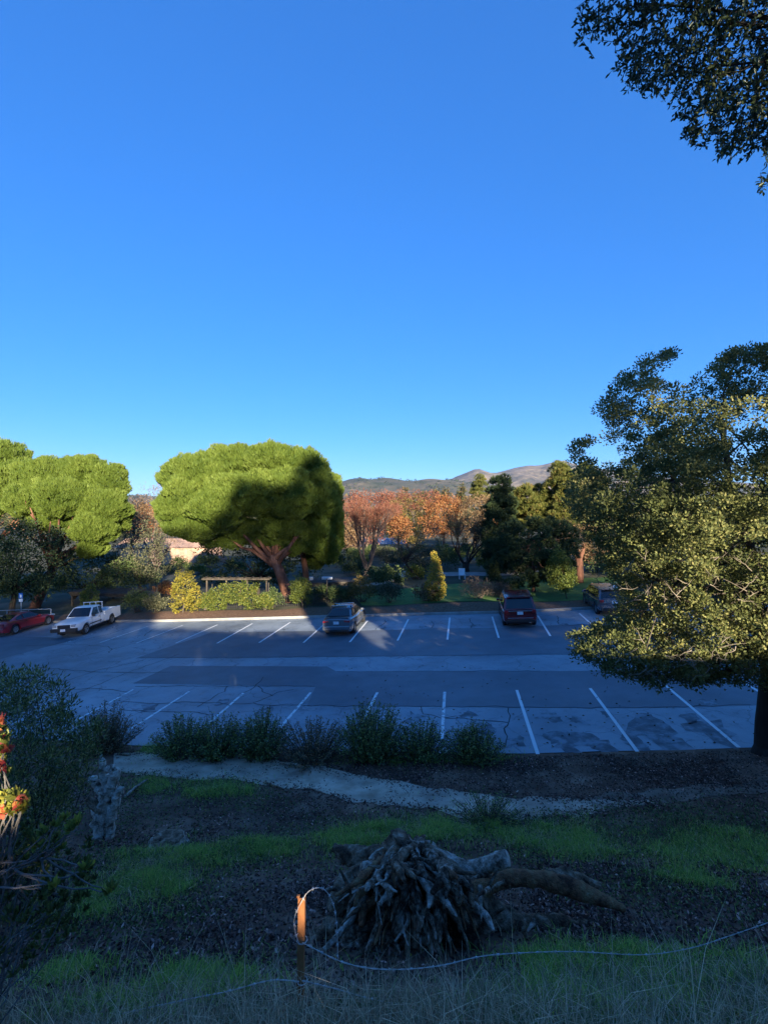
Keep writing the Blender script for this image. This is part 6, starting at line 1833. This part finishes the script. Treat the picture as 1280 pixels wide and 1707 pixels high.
# pipe railing behind the red car
D0, D1 = G(-20, 1032), G(85, 1034)
r0 = Vector((D0.x, interp(D0.x, KERB) + .6, 0)); r1 = Vector((P(85, 1000, 38.5).x, 38.5, 0))
z0 = garden_z(r0.x, r0.y); z1 = garden_z(r1.x, r1.y)
rail = thing('pipe_railing', (r0.x, r0.y, z0), 'grey pipe handrail behind the red coupe', 'railing')
for zz in (.95, .52):
    mb = MB(); mb.tube([(r0.x, r0.y, z0 + zz), (r1.x, r1.y, z1 + zz)], .028, 8)
    if zz > .9: mb.tube([(r1.x, r1.y, z1 + zz), (r1.x + .05, r1.y, z1 + zz - .05), (r1.x + .06, r1.y, z1)], .028, 8)
    mb.build('rail', M['galv'], rail, smooth=True)
for k in range(5):
    q = r0.lerp(r1, k / 4); zq = garden_z(q.x, q.y); mb = MB(); mb.tube([(q.x, q.y, zq - .05), (q.x, q.y, zq + .95)], .026, 8); mb.build('rail_post', M['galv'], rail, smooth=True)
# blue parking sign
sp_ = P(36, 1010, 38.2); zs = garden_z(sp_.x, sp_.y)
sg = thing('parking_sign', (sp_.x, sp_.y, zs), 'blue parking sign on a grey pole behind the railing', 'sign')
mb = MB(); mb.tube([(sp_.x, sp_.y, zs - .05), (sp_.x, sp_.y, zs + 2.35)], .03, 8); mb.build('pole', M['galv'], sg, smooth=True)
mb = MB(); mb.box((sp_.x, sp_.y - .04, zs + 2.15), (.30, .012, .40)); mb.build('sign_plate', M['blue'], sg, bevel=.003)
mb = MB(); mb.box((sp_.x, sp_.y - .049, zs + 2.12), (.14, .008, .22)); mb.build('sign_symbol', M['white'], sg)
mb = MB(); mb.box((sp_.x, sp_.y - .04, zs + 1.80), (.30, .012, .22)); mb.build('sign_plate', M['white'], sg, bevel=.003)

# black picket fence behind the mulch
f0 = P(262, 1000, 39.2); f1_ = P(545, 1000, 37.6)
fe = thing('picket_fence', (f0.x, f0.y, garden_z(f0.x, f0.y)), 'low black iron picket fence behind the mulch strip', 'fence')
n = 96
pk_me = None
for i in range(n + 1):
    q = f0.lerp(f1_, i / n); zq = garden_z(q.x, q.y)
    if pk_me is None:
        mb = MB(); mb.box((0, 0, .46), (.024, .024, .92)); mb.add([(-.016, -.016, .92), (.016, -.016, .92), (.016, .016, .92), (-.016, .016, .92), (0, 0, .99)], [(0, 1, 4), (1, 2, 4), (2, 3, 4), (3, 0, 4)])
        o = mb.build('picket', M['ironblack'], fe, local=True); pk_me = o.data
    else:
        o = bpy.data.objects.new('picket', pk_me); COL.objects.link(o); o.parent = fe
    o.location = Vector((q.x, q.y, zq - .04)) - Vector(fe.location)
for zz in (.16, .80):
    mb = MB()
    mb.tube([(f0.lerp(f1_, i / 12).x, f0.lerp(f1_, i / 12).y, garden_z(f0.lerp(f1_, i / 12).x, f0.lerp(f1_, i / 12).y) + zz) for i in range(13)], .018, 4); mb.build('rail', M['ironblack'], fe)
for i in range(0, 7):
    q = f0.lerp(f1_, i / 6); zq = garden_z(q.x, q.y); mb = MB(); mb.box((q.x, q.y + .06, zq + .95), (.06, .06, 2.0)); mb.build('post', M['shade'], fe)

# vine arbour
ab = P(395, 1015, 38.6); az_ = garden_z(ab.x, ab.y)
ar = thing('vine_arbour', (ab.x, ab.y, az_), 'timber arbour overgrown with lit yellow green vine by the black fence', 'arbour')
for dx in (-2.3, -.8, .8, 2.3):
    mb = MB(); mb.box((ab.x + dx, ab.y, az_ + 1.15), (.10, .10, 2.3)); mb.build('post', M['bark'], ar)
for dy in (-.3, .3):
    mb = MB(); mb.box((ab.x, ab.y + dy, az_ + 2.33), (5.2, .08, .12)); mb.build('beam', M['bark'], ar)
for k in range(9):
    mb = MB(); mb.box((ab.x - 2.4 + k * .6, ab.y, az_ + 2.43), (.06, .95, .07)); mb.build('rafter', M['bark'], ar)
pv = outline_volume([(348, 985), (372, 975), (405, 970), (432, 974), (428, 1000), (424, 1018), (408, 1022), (398, 1000), (378, 1004), (370, 1022), (350, 1020)], 38.3, .45, 170)
pts, dd = around(pv, 34, .2); leaves('vine', pts, dd + np.array([0, -.3, -.2]), .12, .09, RNG.uniform(0, 1, len(pts)), M['lime'], ar)


def shelter(label, px, d, roof_y, wpx, slope_=.0):
    c_ = P(px, roof_y, d); zg = garden_z(c_.x, c_.y); wd = wpx / F * d
    t = thing('garden_shelter', (c_.x, c_.y, zg), label, 'shelter', 'flat shelters in the garden')
    mb = MB(); mb.box((c_.x, c_.y, c_.z), (wd, 3.0, .16), Matrix.Rotation(slope_, 3, 'Y')); mb.build('roof', M['shade'], t, bevel=.02)
    mb = MB(); mb.box((c_.x, c_.y - 1.4, c_.z - .16), (wd * .96, .1, .18), Matrix.Rotation(slope_, 3, 'Y')); mb.build('fascia', M['shade'], t)
    for fx in (-.46, -.05, .42):
        for fy in (-1.3, 1.3):
            x_ = c_.x + fx * wd; y_ = c_.y + fy; mb = MB(); g_ = garden_z(x_, y_); mb.box((x_, y_, (g_ + c_.z) / 2 - .1), (.13, .13, c_.z - g_)); mb.build('post', M['shade'], t)
    return c_, zg


shelter('flat dark shelter behind the pickup truck bed', 182, 46, 985, 100, .03)
c_, zg = shelter('flat dark shelter behind the silver grey sedan', 548, 43.5, 968, 92, -.04)
for dx, lab in ((-1.9, 'white cabinet on the left under the shelter behind the sedan'), (-.2, 'white cabinet on the right under the shelter behind the sedan')):
    t = thing('cabinet', (c_.x + dx, c_.y + .6, zg), lab, 'cabinet')
    mb = MB(); mb.box((c_.x + dx, c_.y + .6, zg + .55), (.9, .5, 1.1)); mb.build('case', M['white'], t, bevel=.01)
    mb = MB(); mb.box((c_.x + dx, c_.y + .343, zg + .55), (.012, .008, 1.0)); mb.build('door_gap', M['ironblack'], t)
# garden seat
q = P(770, 965, 47); zg = garden_z(q.x, q.y)
t = thing('garden_chair', (q.x, q.y, zg), 'small white garden chair on the dark paving', 'chair')
mb = MB(); mb.box((q.x, q.y, zg + .42), (.6, .55, .05)); mb.build('seat', M['white'], t)
mb = MB(); mb.box((q.x, q.y + .26, zg + .72), (.6, .05, .55), Matrix.Rotation(-.15, 3, 'X')); mb.build('backrest', M['white'], t)
for sx_ in (-.26, .26):
    for sy_ in (-.22, .22):
        mb = MB(); mb.box((q.x + sx_, q.y + sy_, zg + .2), (.05, .05, .4)); mb.build('leg', M['white'], t)


def house(label, px0, px1, d, eave_y, ridge_y, depth, wall, roof, nwin):
    a = P(px0, eave_y, d); b = P(px1, eave_y, d); zg = garden_z((a.x + b.x) / 2, d) - .1; zr = P(px0, ridge_y, d).z
    t = thing('low_building', ((a.x + b.x) / 2, d, zg), label, 'building')
    mb = MB(); mb.box(((a.x + b.x) / 2, d + depth / 2, (zg + a.z) / 2), (b.x - a.x, depth, a.z - zg)); mb.build('wall', M[wall], t)
    o_ = .5; x0, x1 = a.x - o_, b.x + o_; y0, y1 = d - o_, d + depth + o_; ym = d + depth / 2
    mb = MB(); mb.add([(x0, y0, a.z + .004), (x1, y0, a.z + .004), (x1, y1, a.z + .004), (x0, y1, a.z + .004), (x0, ym, zr), (x1, ym, zr)], [(0, 1, 5, 4), (3, 4, 5, 2), (0, 4, 3), (1, 2, 5), (0, 3, 2, 1)]); mb.build('roof', M[roof], t)
    for k in range(nwin):
        x_ = lerp(a.x, b.x, (k + .5) / nwin); h_ = a.z - zg
        mb = MB(); mb.box((x_, d - .02, zg + h_ * .55), (min(1.6, (b.x - a.x) / nwin * .6), .08, h_ * .42)); f_ = mb.build('window', M['white'], t)
        mb = MB(); mb.box((x_, d - .045, zg + h_ * .55), (min(1.4, (b.x - a.x) / nwin * .5), .08, h_ * .34)); mb.build('pane', M['glass'], f_, local=False)
    return t


house('small white building with a blue grey roof beyond the garden', 634, 672, 104, 907, 897, 6, 'wallpale', 'roofblue', 4)
house('long low building with a tan roof behind the big pine', 196, 345, 84, 912, 899, 8, 'rooftan', 'rooftan', 0)
house('low tan roofed building behind the vase shaped bare tree', 556, 606, 96, 910, 894, 8, 'rooftan', 'rooftan', 0)
# ================================================================ evening haze
hz = MB(); hz.box((0, 3700, 270), (28400, 7900, 580))
m, t_, out = _new('haze_air')
pv_ = t_.nodes.new('ShaderNodeVolumePrincipled')
pv_.inputs['Color'].default_value = (.34, .55, 1.0, 1)
pv_.inputs['Density'].default_value = 3.0e-5
pv_.inputs['Anisotropy'].default_value = 0.0
t_.links.new(pv_.outputs[0], out.inputs['Volume'])
o = hz.build('haze', m)
setp(o, 'thin evening haze in front of the hills', kind='stuff')
